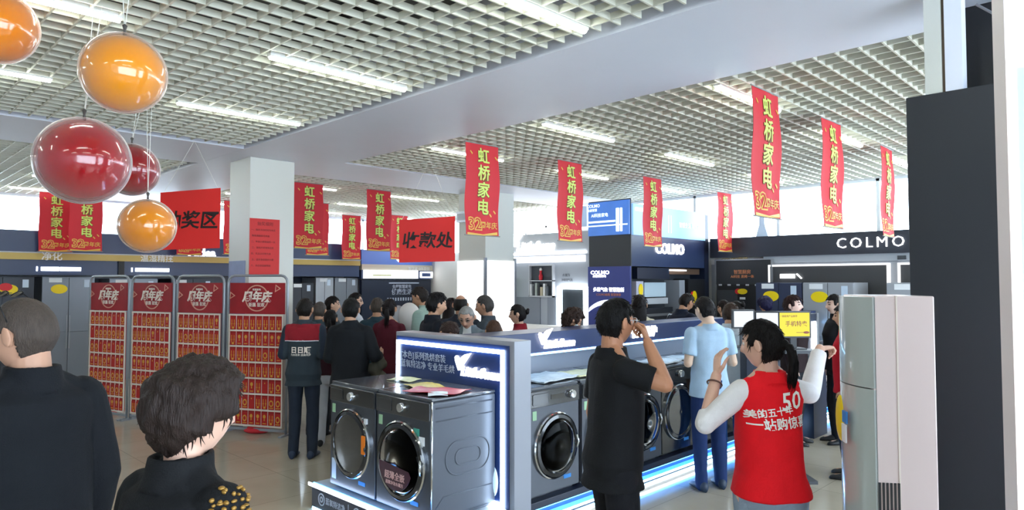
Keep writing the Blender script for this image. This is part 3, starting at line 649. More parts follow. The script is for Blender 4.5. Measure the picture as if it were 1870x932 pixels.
# ------------------------------------------------------------------ washing machines and lit islands
wgrey = mat('washer_graphite', '4A4F58', .28, metal=.55); wdark = mat('washer_black', '17191D', .14, coat=.5); wside = mat('washer_side_steel', '5C616B', .38, metal=.45)
wpanel = mat('washer_panel_gloss', '2C2F35', .1, metal=.3, coat=1); dglass = mat('door_dark_glass', '0C0D10', .05, coat=1, spec=.8)
drumm = mat('drum_steel', '26282C', .35, metal=.7)
clearg = glassmat('porthole_glass', '6E747A', .1, .05)
def ringpts(r, y, n=44): return [V((r*math.cos(2*PI*i/n), y, r*math.sin(2*PI*i/n))) for i in range(n)]
def washer(label, loc, rz=0, W=.6, D=.6, Hh=.85, style='steel', front=None, group='front-loading washing machines'):
    r = root('washing_machine', label, 'washing machine', loc, rz, group); f = front or wgrey
    m = MB(); m.prism(rrect(-W/2, .02, W/2, Hh-.012, .02), .0, D, 0); m.box(-W/2+.03, .03, 0, W/2-.03, D-.03, .02, 0); m.build('body', wside if style == 'side' else f, r, bevel=.004)
    MB().prism(rrect(-W/2-.002, Hh-.012, W/2+.002, Hh+.008, .008), -.006, D).build('top_cover', mat('top_cover', '5A5E66', .2, metal=.4, coat=.6), r, bevel=.003)
    MB().prism(rrect(-W/2+.002, .03, W/2-.002, Hh-.015, .012), -.018, 0).build('front_panel', f, r, bevel=.003)
    zc = .385 if style != 'black' else .40; R_ = {'black': .235, 'side': .25, 'steel': .225}[style]
    cp = MB().prism(rrect(-W/2+.002, Hh-.145, W/2-.002, Hh-.018, .01), -.028, -.016).build('control_panel', wpanel if style != 'black' else wdark, r, bevel=.004)
    MB().revolve([(0, -.065), (.03, -.064), (.034, -.055), (.036, -.028)], 28, (.02 if style != 'steel' else .18, 0, Hh-.08), 'y').build('knob', chrome, r, smooth='auto')
    MB().prism(rrect(-W/2+.02, Hh-.125, -W/2+.2, Hh-.04, .01), -.033, -.028).build('detergent_drawer', wpanel if style != 'black' else wdark, r, bevel=.003)
    MB().prism(rrect(-.06, Hh-.1, 0 if style != 'steel' else .1, Hh-.06, .004), -.031, -.028).build('display', mat('screen_black', '050608', .05, coat=1), r)
    door = MB(); prof = [(R_+.03, -.018), (R_+.03, -.03), (R_+.015, -.05), (R_-.01, -.055), (R_-.018, -.045), (R_-.02, -.02)]
    door.revolve(prof, 56, (0, 0, zc), 'y', closed=True); dr = door.build('door', wdark if style != 'chrome' else chrome, r, smooth='auto')
    MB().revolve([(R_+.036, -.019), (R_+.036, -.036), (R_+.027, -.044), (R_+.026, -.019)], 56, (0, 0, zc), 'y', closed=True).build('chrome_ring', chrome, dr, smooth='auto')
    if style == 'black':
        MB().revolve([(0, -.05), (R_*.6, -.052), (R_-.01, -.046), (R_-.015, -.03)], 48, (0, 0, zc), 'y').build('glass', dglass, dr, smooth='auto')
    else:
        MB().revolve([(0, -.078), (R_*.45, -.076), (R_*.8, -.064), (R_-.012, -.05), (R_-.014, -.046), (R_*.8, -.058), (0, -.07)], 48, (0, 0, zc), 'y').build('glass', clearg, dr, smooth=True)
        MB().revolve([(R_-.02, -.03), (R_-.04, -.025), (R_-.05, .03), (R_-.045, .25), (.0, .28)], 40, (0, 0, zc), 'y').build('drum', drumm, dr, smooth='auto')
        m = MB()
        for k in range(3):
            a = 2*PI*k/3+.5; m.loft([[V((math.cos(a+s_)*(R_-q), y, zc+math.sin(a+s_)*(R_-q))) for s_, q in ((-.12, .055), (0, .11), (.12, .055))] for y in (.0, .22)])
        m.build('drum_paddle', steel, dr)
    MB().tube([(R_+.005, -.05, zc-.05), (R_+.012, -.062, zc), (R_+.005, -.05, zc+.05)], .01, 8).build('handle', chrome if style != 'black' else wdark, dr, smooth=True)
    MB().prism(rrect(.1, .1, .19, .13, .004), -.021, -.018).build('blue_label', stickb, r)
    MB().prism(rrect(-W/2+.03, Hh-.24, -W/2+.075, Hh-.17, .003), -.021, -.018).build('energy_label', mat('energy_green', '9FC7A0', .5), r)
    return r
# ---- near display block: two machines on a lit plinth in front of a framed light panel; faces -X
A = root('display_plinth', 'low navy display plinth with a white-blue light edge under two washing machines', 'plinth', (2.92, 5.22, 0), -PI/2)
MB().box(0, 0, .0, 1.62, .68, .185).build('base', navyd, A, bevel=.004)
MB().box(-.015, -.02, .185, 1.62, .68, .2).build('top_board', mat('blue_white_top', 'D4DEEA', .25), A, bevel=.003)
MB().box(-.01, -.026, .188, 1.62, -.02, .214).build('light_edge', glow, A)
MB().box(.02, -.004, -.0, 1.6, 0, .015).build('floor_light', glowlb, A)
m = MB(); m.box(0.02, .0, .2, 1.6, .012, .21); m.build('blue_light', glowb, A)
m = MB(); 
for i, t in enumerate(('蓝氧特洁净', '专业羊毛烘', '智能投放')):
    x = .16+i*.52; m.frame(ellipse(x, .1, .05, .05), ellipse(x, .1, .041, .041), -.004, 0); m.frame(ellipse(x, .1, .024, .024), ellipse(x, .1, .013, .013), -.004, 0)
    m.text(t, .058, x+.065, .1, -.002, .003, align='LEFT'); m.box(x+.4, -.003, .06, x+.404, 0, .15)
m.build('lettering', mat('pale_text', 'AEB8CC', .6), A)
P = root('light_panel', 'navy display panel in a white light frame with glowing swan logo', 'display panel', (3.585, 5.0, 0), -PI/2)
MB().box(0, .02, 0, 1.47, .2, 1.435).build('panel_body', mat('panel_silver', '9EA2AC', .35, metal=.2), P, bevel=.004)
MB().box(.02, .012, .2, 1.42, .022, 1.40).build('navy_face', mat('deep_blue_face', '1C3266', .3), P)
fr = [(.035, .2), (1.375, .2), (1.375, 1.365), (.035, 1.365)]; fi = [(.065, .235), (1.345, .235), (1.345, 1.335), (.065, 1.335)]
MB().frame(fr, fi, -.004, .012).build('light_frame', glowlb if 0 else emat('cool_led', 'D6ECFF', 10), P)
m = MB(); m.text('[本色]系列洗烘套装', .07, .09, 1.24, .008, .004, align='LEFT'); m.text('蓝氧特洁净 专业羊毛烘', .07, .09, 1.165, .008, .004, align='LEFT'); m.build('small_lettering', mat('pale_text', 'AEB8CC', .6), P)
m = MB(); brand(m, .88, 1.19, .17, .01); m.build('lit_logo', glowtxt, P)
r1 = washer('black-fronted washing machine with orange tag, left of the two on the plinth', (2.99, 4.70, .205), -PI/2, style='black', W=.64, front=wgrey)
MB().prism(rrect(.205, .36, .25, .5, .005), -.068, -.06).build('orange_tag', mat('orange_tag', 'F08018', .5), r1)
MB().prism(rrect(-.29, .08, -.23, .24, .003), -.021, -.018).build('energy_label', mat('pale_blue_label', 'C7D8EA', .5), r1)
MB().box(.12, -.034, .58, .16, -.019, .62).box(.19, -.034, .58, .22, -.019, .62).build('small_stickers', stickw, r1)
r2 = washer('steel-sided washing machine with brochures on top, right one on the plinth', (2.99, 4.04, .205), -PI/2, style='side', W=.64, front=wgrey)
m = MB(); zc = .385
pts = [(.2*math.cos(t), -.085+.03*abs(math.sin(t)), zc+.2*math.sin(t)) for t in [PI*1.12+PI*.76*i/16 for i in range(17)]]
m.prism([(p[0], p[2]) for p in pts]+[(.16, zc-.04), (-.19, zc-.01)], -.084, -.08); m.build('door_decal', mat('purple_red_decal', '4A2A3A', .3, alpha=.85), r2)
m = MB(); m.text('超薄全嵌', .06, 0, zc-.1, -.086, .002, off=.01); m.text('超微净泡水魔方', .03, 0, zc-.15, -.086, .002); m.build('door_lettering', mat('pink_text', 'D8B0B0', .5), r2)
m = MB(); 
for (x0, z0, x1, z1, k) in ((.14, .58, .2, .64, 0), (.19, .53, .26, .59, 1)): m.box(x0, -.024, z0, x1, -.018, z1, k)
m.build('stickers', [mat('teal_sticker', '3E9C8A', .5), stickw], r2)
# pressed outlines on the side sheet (local +x side)
def stadium(m, x, cy, cz, hy, hz, r, t=.006):
    pts = [V((x, cy+p[0], cz+p[1])) for p in rrect(-hy, -hz, hy, hz, r, 8)]; m.tube(pts, t, 6, closed=True)
m = MB(); stadium(m, .32, .33, .42, .21, .12, .115); stadium(m, .32, .33, .42, .12, .055, .05); m.tube([(.32, .03, .79), (.32, .57, .79)], .006, 6); m.tube([(.32, .03, .70), (.32, .57, .70)], .005, 6); m.tube([(.32, .03, .1), (.32, .1, .17), (.32, .57, .17)], .005, 6)
m.build('pressed_outline', wside, r2, smooth=True)
MB().tube([(.32, -.004, .03), (.32, -.004, .84)], .008, 8).build('corner_edge', chrome, r2, smooth=True)
m = MB(); m.ell((.29, .62, .17), (.06, .05, .12)); m.build('hose_cover', mat('blue_white_plastic', 'B8CCE6', .4), r2, smooth=True)
def sheet(name, label, cat, c, w_, h_, rz, mats, pat=None, thick=.003):
    m = MB(); n = 6; vs = []; fs = []
    for s_ in (0, thick):
        for j in range(n+1):
            for i in range(n+1):
                x = w_*(i/n-.5); y = h_*(j/n-.5); vs.append((x, y, s_+.004*(math.sin(x*30)+math.cos(y*25))+.005))
    N = (n+1)**2
    for j in range(n):
        for i in range(n): a = j*(n+1)+i; fs += [(a, a+n+1, a+n+2, a+1), (N+a, N+a+1, N+a+n+2, N+a+n+1)]
    for i in range(n):
        for (a, b) in ((i, i+1), (n*(n+1)+i+1, n*(n+1)+i), ((i+1)*(n+1), i*(n+1)), (i*(n+1)+n, (i+1)*(n+1)+n)): fs.append((a, b, b+N, a+N))
    m.add(vs, fs); o = m.build(name, mats, smooth='auto'); o.location = c; o.rotation_euler = (0, 0, rz); tag(o, label, cat); return o
vp = lambda n, c: mat(n, c, .35, var=.4, vscale=25)
sheet('brochure', 'red printed brochure on the right machine of the plinth', 'brochure', (3.22, 3.95, 1.07), .3, .42, .4, vp('print_red', 'C83A4A'))
sheet('brochure', 'yellow-red crumpled flyer on the right machine beside the red brochure', 'brochure', (3.3, 4.2, 1.07), .24, .3, -.3, vp('print_yellow', 'D8C060'))
sheet('brochure', 'clear-white wrapped papers at the front corner of the right plinth machine', 'brochure', (3.12, 3.82, 1.07), .12, .14, .9, vp('print_white', 'D4DCE8'))
sheet('brochure', 'pale yellow leaflet on the left machine of the plinth', 'brochure', (3.4, 4.6, 1.07), .16, .24, .2, vp('print_pale', 'DCD8A8'))
# ---- long island B, machines face -Y
def island(x0, x1, loc_label, logos, nm='washer_plinth'):
    r = root(nm, loc_label, 'plinth', (x0, 3.6, 0)); L = x1-x0
    MB().box(0, -.05, .145, L, .75, .2).build('top_board', navyd, r, bevel=.003)
    MB().box(0, .05, .06, L, .72, .145).build('blue_recess', mat('recess_blue', '2A5C9C', .3), r)
    MB().box(0, .035, .1, L, .05, .125).build('blue_light', glowb, r)
    MB().box(0, -.03, .05, L, .72, .06).build('ledge', mat('ledge_white', 'C8D4E0', .25), r)
    MB().box(0, -.012, 0, L, .72, .05).build('plinth', navyd, r)
    MB().box(0, -.036, .046, L, -.03, .062).build('edge_light', glow, r)
    MB().box(0, -.02, .004, L, -.012, .016).build('floor_light', glowlb, r)
    bw = tag(MB().box(0, .60, .2, L, .70, 1.24).build('island_back_wall', mat('band_grey', '8A8E98', .4, metal=.2)), 'plain grey upright board behind the washers of the '+('long' if L > 3 else 'second')+' island', 'partition'); bw.location = (x0, 3.6, 0)
    r = root('island_header', ('long dark blue header board with glowing logo over the long row of washers' if L > 3 else 'short dark blue header board over the second island washers'), 'sign', (x0, 3.6, 0))
    MB().box(0, .40, 1.25, L, .75, 1.435).build('header', mat('header_blue', '27365F', .3), r, bevel=.004)
    MB().box(0, .395, 1.243, L, .41, 1.26).build('blue_light_line', emat('sky_led', '8CC8FF', 8), r)
    m = MB()
    for (x, k) in logos:
        if k == 's': brand(m, x, 1.345, .16, .395)
        else:
            m.text('智慧洗护', .115, x, 1.35, .39, .02, off=.025)
    m.build('lit_logo', glowtxt, r); return r
island(3.8, 7.85, 'long navy plinth with blue and white light strips under the row of washers', [(.62, 's'), (2.2, 't')])
specs = [(4.12, 'steel', 'graphite washing machine with clear round door, first of the long row'), (4.75, 'steel', 'washing machine mostly hidden behind the man in black, second of the row'),
         (5.36, 'steel', 'graphite washer showing right of the man in black, third of the row'), (5.96, 'black', 'all-black washing machine beside the man in light blue, fourth of the row'),
         (6.58, 'steel', 'washing machine hidden behind the man in light blue, fifth of the row'), (7.2, 'black', 'last washing machine of the long row, behind the two men in jeans')]
for x, st, lab in specs:
    washer(lab, (x, 3.6, .2), 0, .59, .58, .85, st, front=wdark if st == 'black' else mat('washer_graphite2', '5A5E66', .3, metal=.6))
for (x, y, w_, h_, rz, lab, mt) in ((4.3, 3.85, .5, .35, .1, 'white opened booklet on top of the first machine in the row', 'print_white'), (4.75, 3.8, .4, .3, -.1, 'pale leaflet pile on the second machine in the row', 'print_pale'), (5.95, 3.8, .45, .3, .1, 'white papers on the black machine left of the man in light blue', 'print_white'), (6.4, 3.85, .35, .25, -.2, 'folded white paper next to the hand of the man in light blue', 'print_white')):
    sheet('booklet', lab, 'booklet', (x, y, 1.066), w_, h_, rz, vp(mt, 'D8DEE2'), thick=.012)
# end cap of second island: tall panel with vertical light, then washers
E2 = root('island_end_panel', 'navy end panel with a vertical white light bar right of the yellow screen', 'display panel', (8.35, 3.44, 0))
MB().box(0, 0, 0, .87, .28, 1.46).build('panel', navyd, E2, bevel=.004)
MB().box(.66, -.02, .3, .74, 0, 1.36).build('light_bar', glow, E2)
MB().box(.8, -.01, 0, .86, 0, 1.46).build('silver_edge', steel, E2)
island(9.24, 10.62, 'second lit plinth under the two washers right of the yellow screen', [])
for x, lab in ((9.62, 'washing machine with big round door left of the pointing hand'), (10.24, 'washing machine partly behind the pink cabinet')):
    washer(lab, (x, 3.6, .2), 0, .6, .58, .85, 'steel', front=fnav)
r = root('brochure_rack', 'small clear rack of folded leaflets left of the vertical light bar', 'brochure rack', (8.4, 3.3, .78))
MB().box(-.02, -.1, -.78, .4, .1, 0).build('stand', navyd, r); m = MB()
for i in range(3): m.box(.02+i*.13, -.09, 0, .025+i*.13, .08, .2).box(.12+i*.13, -.09, 0, .125+i*.13, .08, .2)
m.build('rack', glassmat('clear_acrylic', 'F0F4F8', .3), r)
for i in range(3):
    o = MB().box(0, -.05, 0, .08, .05, .25).build('leaflet', vp('print_white', 'D8DEE2')); o.location = (8.43+i*.13, 3.3, .785); o.rotation_euler = (.15, 0, 0); tag(o, 'white folded leaflet, %s in the small clear rack' % ('left', 'middle', 'right')[i], 'leaflet', 'leaflets in the clear rack')
# screens
def screen(px, py, D, w_, h_, label, face, txt, ang=0, base=None):
    c = atd(px, py, D); r = root('monitor', label, 'monitor', (c.x, c.y, c.z-h_/2), AZ-PI/2+ang)
    MB().rbox(-w_/2-.015, -.015, w_/2+.015, h_+.015, 0, .03, .008).build('case', blackm, r)
    MB().box(-w_/2, -.003, 0, w_/2, 0, h_).build('screen', face, r)
    if txt:
        m = MB(); m.text('一级能效产品推荐', .022, -w_*.18, h_*.85, -.005, .002); m.text(txt, .055, .02, h_*.52, -.005, .002, off=.01); m.box(.02, -.006, h_*.15, w_*.4, -.004, h_*.17); m.prism(ellipse(.12, h_*.16, .03, .012, 12), -.008, -.004)
        m.build('lettering', mat('brown_red_text', '8A3A1C', .5), r)
    bz = base-(c.z-h_/2); MB().box(-.03, .01, bz, .03, .03, 0).box(-.1, -.05, bz, .1, .1, bz+.012).build('stand', blackm, r)
    return r
screen(1450, 593, 6.55, .31, .225, 'screen showing a yellow page with dark red characters', emat('yellow_screen', 'E8DC58', .85), '手机特卖', .1, 1.23)
screen(1358, 583, 6.52, .19, .15, 'small white screen left of the yellow one', emat('white_screen', 'DCE6F0', .9), None, .1, 1.25)
screen(1401, 588, 6.52, .2, .17, 'pale screen right behind the woman in the red vest', emat('white_screen', 'DCE6F0', .9), None, -.1, 1.25)
cst = root('service_counter', 'dark service counter carrying the two small white screens behind the woman in red', 'counter', (0, 0, 0))
cc = atd(1396, 620, 6.55); cst.location = (cc.x, cc.y, 0); cst.rotation_euler = (0, 0, AZ-PI/2)
MB().box(-.21, -.1, 0, .11, .08, 1.22).build('body', navyd, cst, bevel=.004); MB().box(-.23, -.12, 1.22, .12, .1, 1.25).build('top', grey, cst, bevel=.004)
ys = root('screen_stand', 'slim dark stand holding up the yellow screen', 'stand', (atd(1450, 600, 6.5).x, atd(1450, 600, 6.5).y, 0), AZ-PI/2)
MB().box(-.15, -.12, 0, .15, .14, .03).box(-.03, -.0, .03, .03, .05, 1.22).box(-.2, -.08, 1.2, .2, .12, 1.23).build('post', dgrey, ys)
# ---- cabinet air conditioner
c = atd(1592, 514, 2.78); t = AZ-PI/2
ac = root('cabinet_air_conditioner', 'tall pinkish white cabinet air conditioner with glossy grey-green front', 'air conditioner', (c.x, c.y, 0), 0)
lat = V((math.sin(AZ), -math.cos(AZ), 0)); fwd = V((math.cos(AZ), math.sin(AZ), 0))
n_ = (lat*.99-fwd*.15).normalized(); u_ = (lat*.15+fwd*.99).normalized()   # n_ along the side, u_ along the front going away
hz = 1.82; acp = mat('ac_pink_white', 'E8D6D2', .3, coat=.4); acg = mat('ac_front_gloss', 'B4BCBA', .22, coat=.6)
prof = [V((0, 0, 0)), n_*.235, n_*.235+u_*.36, u_*.36]
m = MB(); m.loft([[p+V((0, 0, z)) for p in prof] for z in (.02, hz)]); m.build('cabinet', acp, ac, bevel=.006)
m = MB(); cv = [u_*(.36*i/12)-n_*(.06*math.sin(PI*i/12)**.7) for i in range(13)]
m.loft([[p+V((0, 0, z)) for p in cv+[u_*.36+n_*.01, n_*.01]] for z in (.02, 1.44)]); m.build('front_door', acg, ac, smooth='auto')
m = MB(); m.loft([[p+V((0, 0, z)) for p in cv+[u_*.36+n_*.01, n_*.01]] for z in (1.445, hz-.005)]); m.build('front_top_panel', acg, ac, smooth='auto')
m = MB(); a = n_*.088; m.loft([[p+V((0, 0, z)) for p in (a-u_*.002, a+n_*.006-u_*.002, a+n_*.006+u_*.01, a+u_*.01)] for z in (.02, hz)]); m.build('side_seam', mat('seam_cream', 'EFE4D8', .4), ac)
m = MB()
for i in range(6):
    a = n_*(.01+i*.0145); m.loft([[p+V((0, 0, z)) for p in (a-u_*.003, a+n_*.008-u_*.003, a+n_*.008+u_*.004, a+u_*.004)] for z in (.72, 1.07)])
m.build('side_vent', mat('vent_dark', '2A2A2C', .6), ac)
m = MB(); a = -n_*.07+u_*.1; m.loft([[p+V((0, 0, z)) for p in (a, a+u_*.05, a+u_*.05-n_*.008, a-n_*.008)] for z in (1.28, 1.33)], 0); a = -n_*.075+u_*.1
m.loft([[p+V((0, 0, z)) for p in (a, a+u_*.05, a+u_*.05-n_*.006, a-n_*.006)] for z in (1.2, 1.275)], 1); m.build('energy_label', [stickb, stickw], ac)
m = MB(); Rr = Matrix((u_, n_, V((0, 0, 1)))).transposed(); m.ell(-n_*.056+u_*.24+V((0, 0, 1.28)), (.06, .012, .1), Rr); m.build('yellow_sticker', stick, ac, smooth=True)
MB().loft([[p+V((0, 0, z)) for p in [q*1 for q in (u_*-.01-n_*.02, n_*.24-u_*.01, n_*.24+u_*.365, u_*.365-n_*.02)]] for z in (0, .02)]).build('base', lgrey, ac)
# white glossy dome among the crowd
c = atd(742, 580, 9.3); r = root('display_robot', 'white rounded glossy display machine among the crowd', 'appliance', (c.x, c.y, 0), AZ-PI/2)
MB().revolve([(0, 0), (.2, .0), (.22, .1), (.2, 1.1), (.0, 1.16)], 24).build('base', lgrey, r, smooth='auto')
m = MB(); m.ell((.04, 0, 1.4), (.15, .15, .19), nu=32, nv=20); m.ell((-.12, .05, 1.33), (.13, .12, .22), nu=24, nv=16, mi=1); m.build('dome', [white, lgrey], r, smooth=True)

# ------------------------------------------------------------------ people
def remesh(mb, vox, smooth=3, name='body'):
    me = bpy.data.meshes.new(name); me.from_pydata([tuple(p) for p in mb.v], [], mb.f); me.update()
    o = bpy.data.objects.new(name, me); C.objects.link(o)
    md = o.modifiers.new('r', 'REMESH'); md.mode = 'VOXEL'; md.voxel_size = vox; md.adaptivity = 0
    if smooth: sm = o.modifiers.new('s', 'SMOOTH'); sm.iterations = smooth; sm.factor = .5
    dg = bpy.context.evaluated_depsgraph_get(); dg.update()
    m2 = bpy.data.meshes.new_from_object(o.evaluated_get(dg)); bpy.data.objects.remove(o); bpy.data.meshes.remove(me)
    m2.polygons.foreach_set('use_smooth', [True]*len(m2.polygons)); m2.name = name; return m2
def link(me, name, mats, parent):
    me.materials.clear()
    for m in (mats if isinstance(mats, (list, tuple)) else [mats]): me.materials.append(m)
    o = bpy.data.objects.new(name, me); C.objects.link(o); o.parent = parent; return o
def sst(a, b, x): t = min(1, max(0, (x-a)/(b-a))); return t*t*(3-2*t)
def ga(x, s): return math.exp(-(x/s)**2)
def headpt(u, v, fem=0, wide=1.0, jaw=1.0):         # unit direction -> head surface point (y forward, z up)
    x, y, z = math.sin(v)*math.cos(u), math.sin(v)*math.sin(u), math.cos(v)
    t = z
    px, py, pz = x*.076*wide, y*.096, z*.116
    if t < 0:
        k = (-t)**1.4; px *= 1-(.26+.06*fem)*k*jaw
        if y < 0: py *= 1-.42*sst(0, 1, -t)
        else: py *= 1-.10*sst(.2, 1, -t)
    if y < 0 and t > -.3: py *= 1+.03*ga(t-.25, .4)
    if y > 0:
        a = abs(px)
        f = sst(0, .5, y)
        py -= .010*ga(a-.034, .016)*ga(pz-.008, .012)*f
        py += .005*ga(pz-.029, .009)*ga(a, .05)*f
        nz = sst(.022, -.03, pz)*(1-sst(-.034, -.045, pz)) if pz < .022 else 0
        py += (.004+.020*nz)*ga(a, .009+.006*nz)*(1 if -.045 < pz < .024 else 0)
        py += .006*ga(pz+.060, .010)*ga(a, .024)*f - .003*ga(pz+.060, .0025)*ga(a, .022)*f
        py += .009*ga(pz+.100, .022)*ga(a, .024)*f
        py += .004*ga(a-.045, .02)*ga(pz+.022, .02)*f
    return V((px, py, pz))
def headmesh(m, M, fem=0, wide=1.0, mi=None, nu=72, nv=52, fn=None, jaw=1.0):
    vs = []; fs = []
    for j in range(1, nv):
        for i in range(nu):
            u, v = 2*PI*i/nu, PI*j/nv; p = headpt(u, v, fem, wide, jaw)
            if fn: p = fn(p, u, v)
            vs.append(M @ p)
    for v in (0, PI):
        p = headpt(0, v, fem, wide, jaw); p = fn(p, 0, v) if fn else p; vs.append(M @ p)
    a = len(vs)-2
    for i in range(nu):
        k = (i+1) % nu; fs.append((a, i, k)); fs.append((a+1, (nv-2)*nu+k, (nv-2)*nu+i))
        for j in range(nv-2): fs.append((j*nu+i, (j+1)*nu+i, (j+1)*nu+k, j*nu+k))
    m.add(vs, fs, mi)
def hand(m, wr, fd, pn, side, curl=.5, spread=.12, thumb=.5, s=1.0, curls=None):
    # wr wrist, fd finger direction, pn palm normal (out of the palm), side +1 when the thumb lies on fd x pn side
    fd = fd.normalized(); pn = (pn-fd*pn.dot(fd)).normalized(); sd = fd.cross(pn)*side
    rings = []
    for t, hw, ht in ((-.01, .024, .018), (.02, .030, .016), (.05, .038, .0145), (.08, .041, .013), (.095, .038, .011)):
        c = wr+fd*t*s
        rings.append([c+sd*(hw*s*math.cos(a))+pn*(ht*s*math.sin(a)) for a in [2*PI*q/14 for q in range(14)]])
    m.loft(rings)
    for k, (off, ln) in enumerate(((.030, .074), (.0105, .083), (-.0105, .077), (-.030, .060))):
        cu = (curls[k] if curls else curl)*(1+.08*k)
        d = (fd+sd*spread*(1.5-k)*.6).normalized(); p = wr+fd*.088*s+sd*off*s; ang = 0
        for q, (fr, rr) in enumerate(((.42, .0088), (.32, .0082), (.26, .0074))):
            ang += cu*(.75, 1.0, .7)[q]
            dd = (d*math.cos(ang)+pn*math.sin(ang)); p2 = p+dd*ln*fr*s*1.05
            m.cap(p, p2, rr*s, (rr-.0007)*s, 10); p = p2
    b = wr+fd*.022*s+sd*.024*s+pn*.004*s; d1 = (sd*.85+fd*.65+pn*.25*thumb).normalized(); p1 = b+d1*.04*s
    d2 = (fd*.85+sd*.35*(1-thumb)+pn*.55*thumb-sd*.15*thumb).normalized(); p2 = p1+d2*.033*s; d3 = (d2+pn*.35*thumb-sd*.25*thumb).normalized(); p3 = p2+d3*.026*s
    m.cap(b, p1, .0145*s, .0115*s, 12); m.cap(p1, p2, .011*s, .0098*s, 12); m.cap(p2, p3, .0098*s, .0082*s, 12)
skins = {}
def skin(tone):
    return mat('skin_'+tone, tone, .5, var=.05, vscale=30, spec=.4)
lipm = mat('lips', '9A4B44', .45); browm = mat('brow', '2A1E1A', .8); nailm = mat('nail', 'E0B8A8', .3)
eyew = mat('eye_white', 'E4DEDA', .2); eyeb = mat('eye_dark', '1A1210', .1)
def fabric(c, rough=.8, var=.12, sc=14): return mat('fabric_'+c, c, rough, var=var, vscale=sc, bump=.25, bscale=220, spec=.25)
def hairmat(c): return mat('hair_'+c, c, .5, var=.5, vscale=26, bump=.6, bscale=60, stretch=(5, 5, .6), spec=.2)
NP = [0]
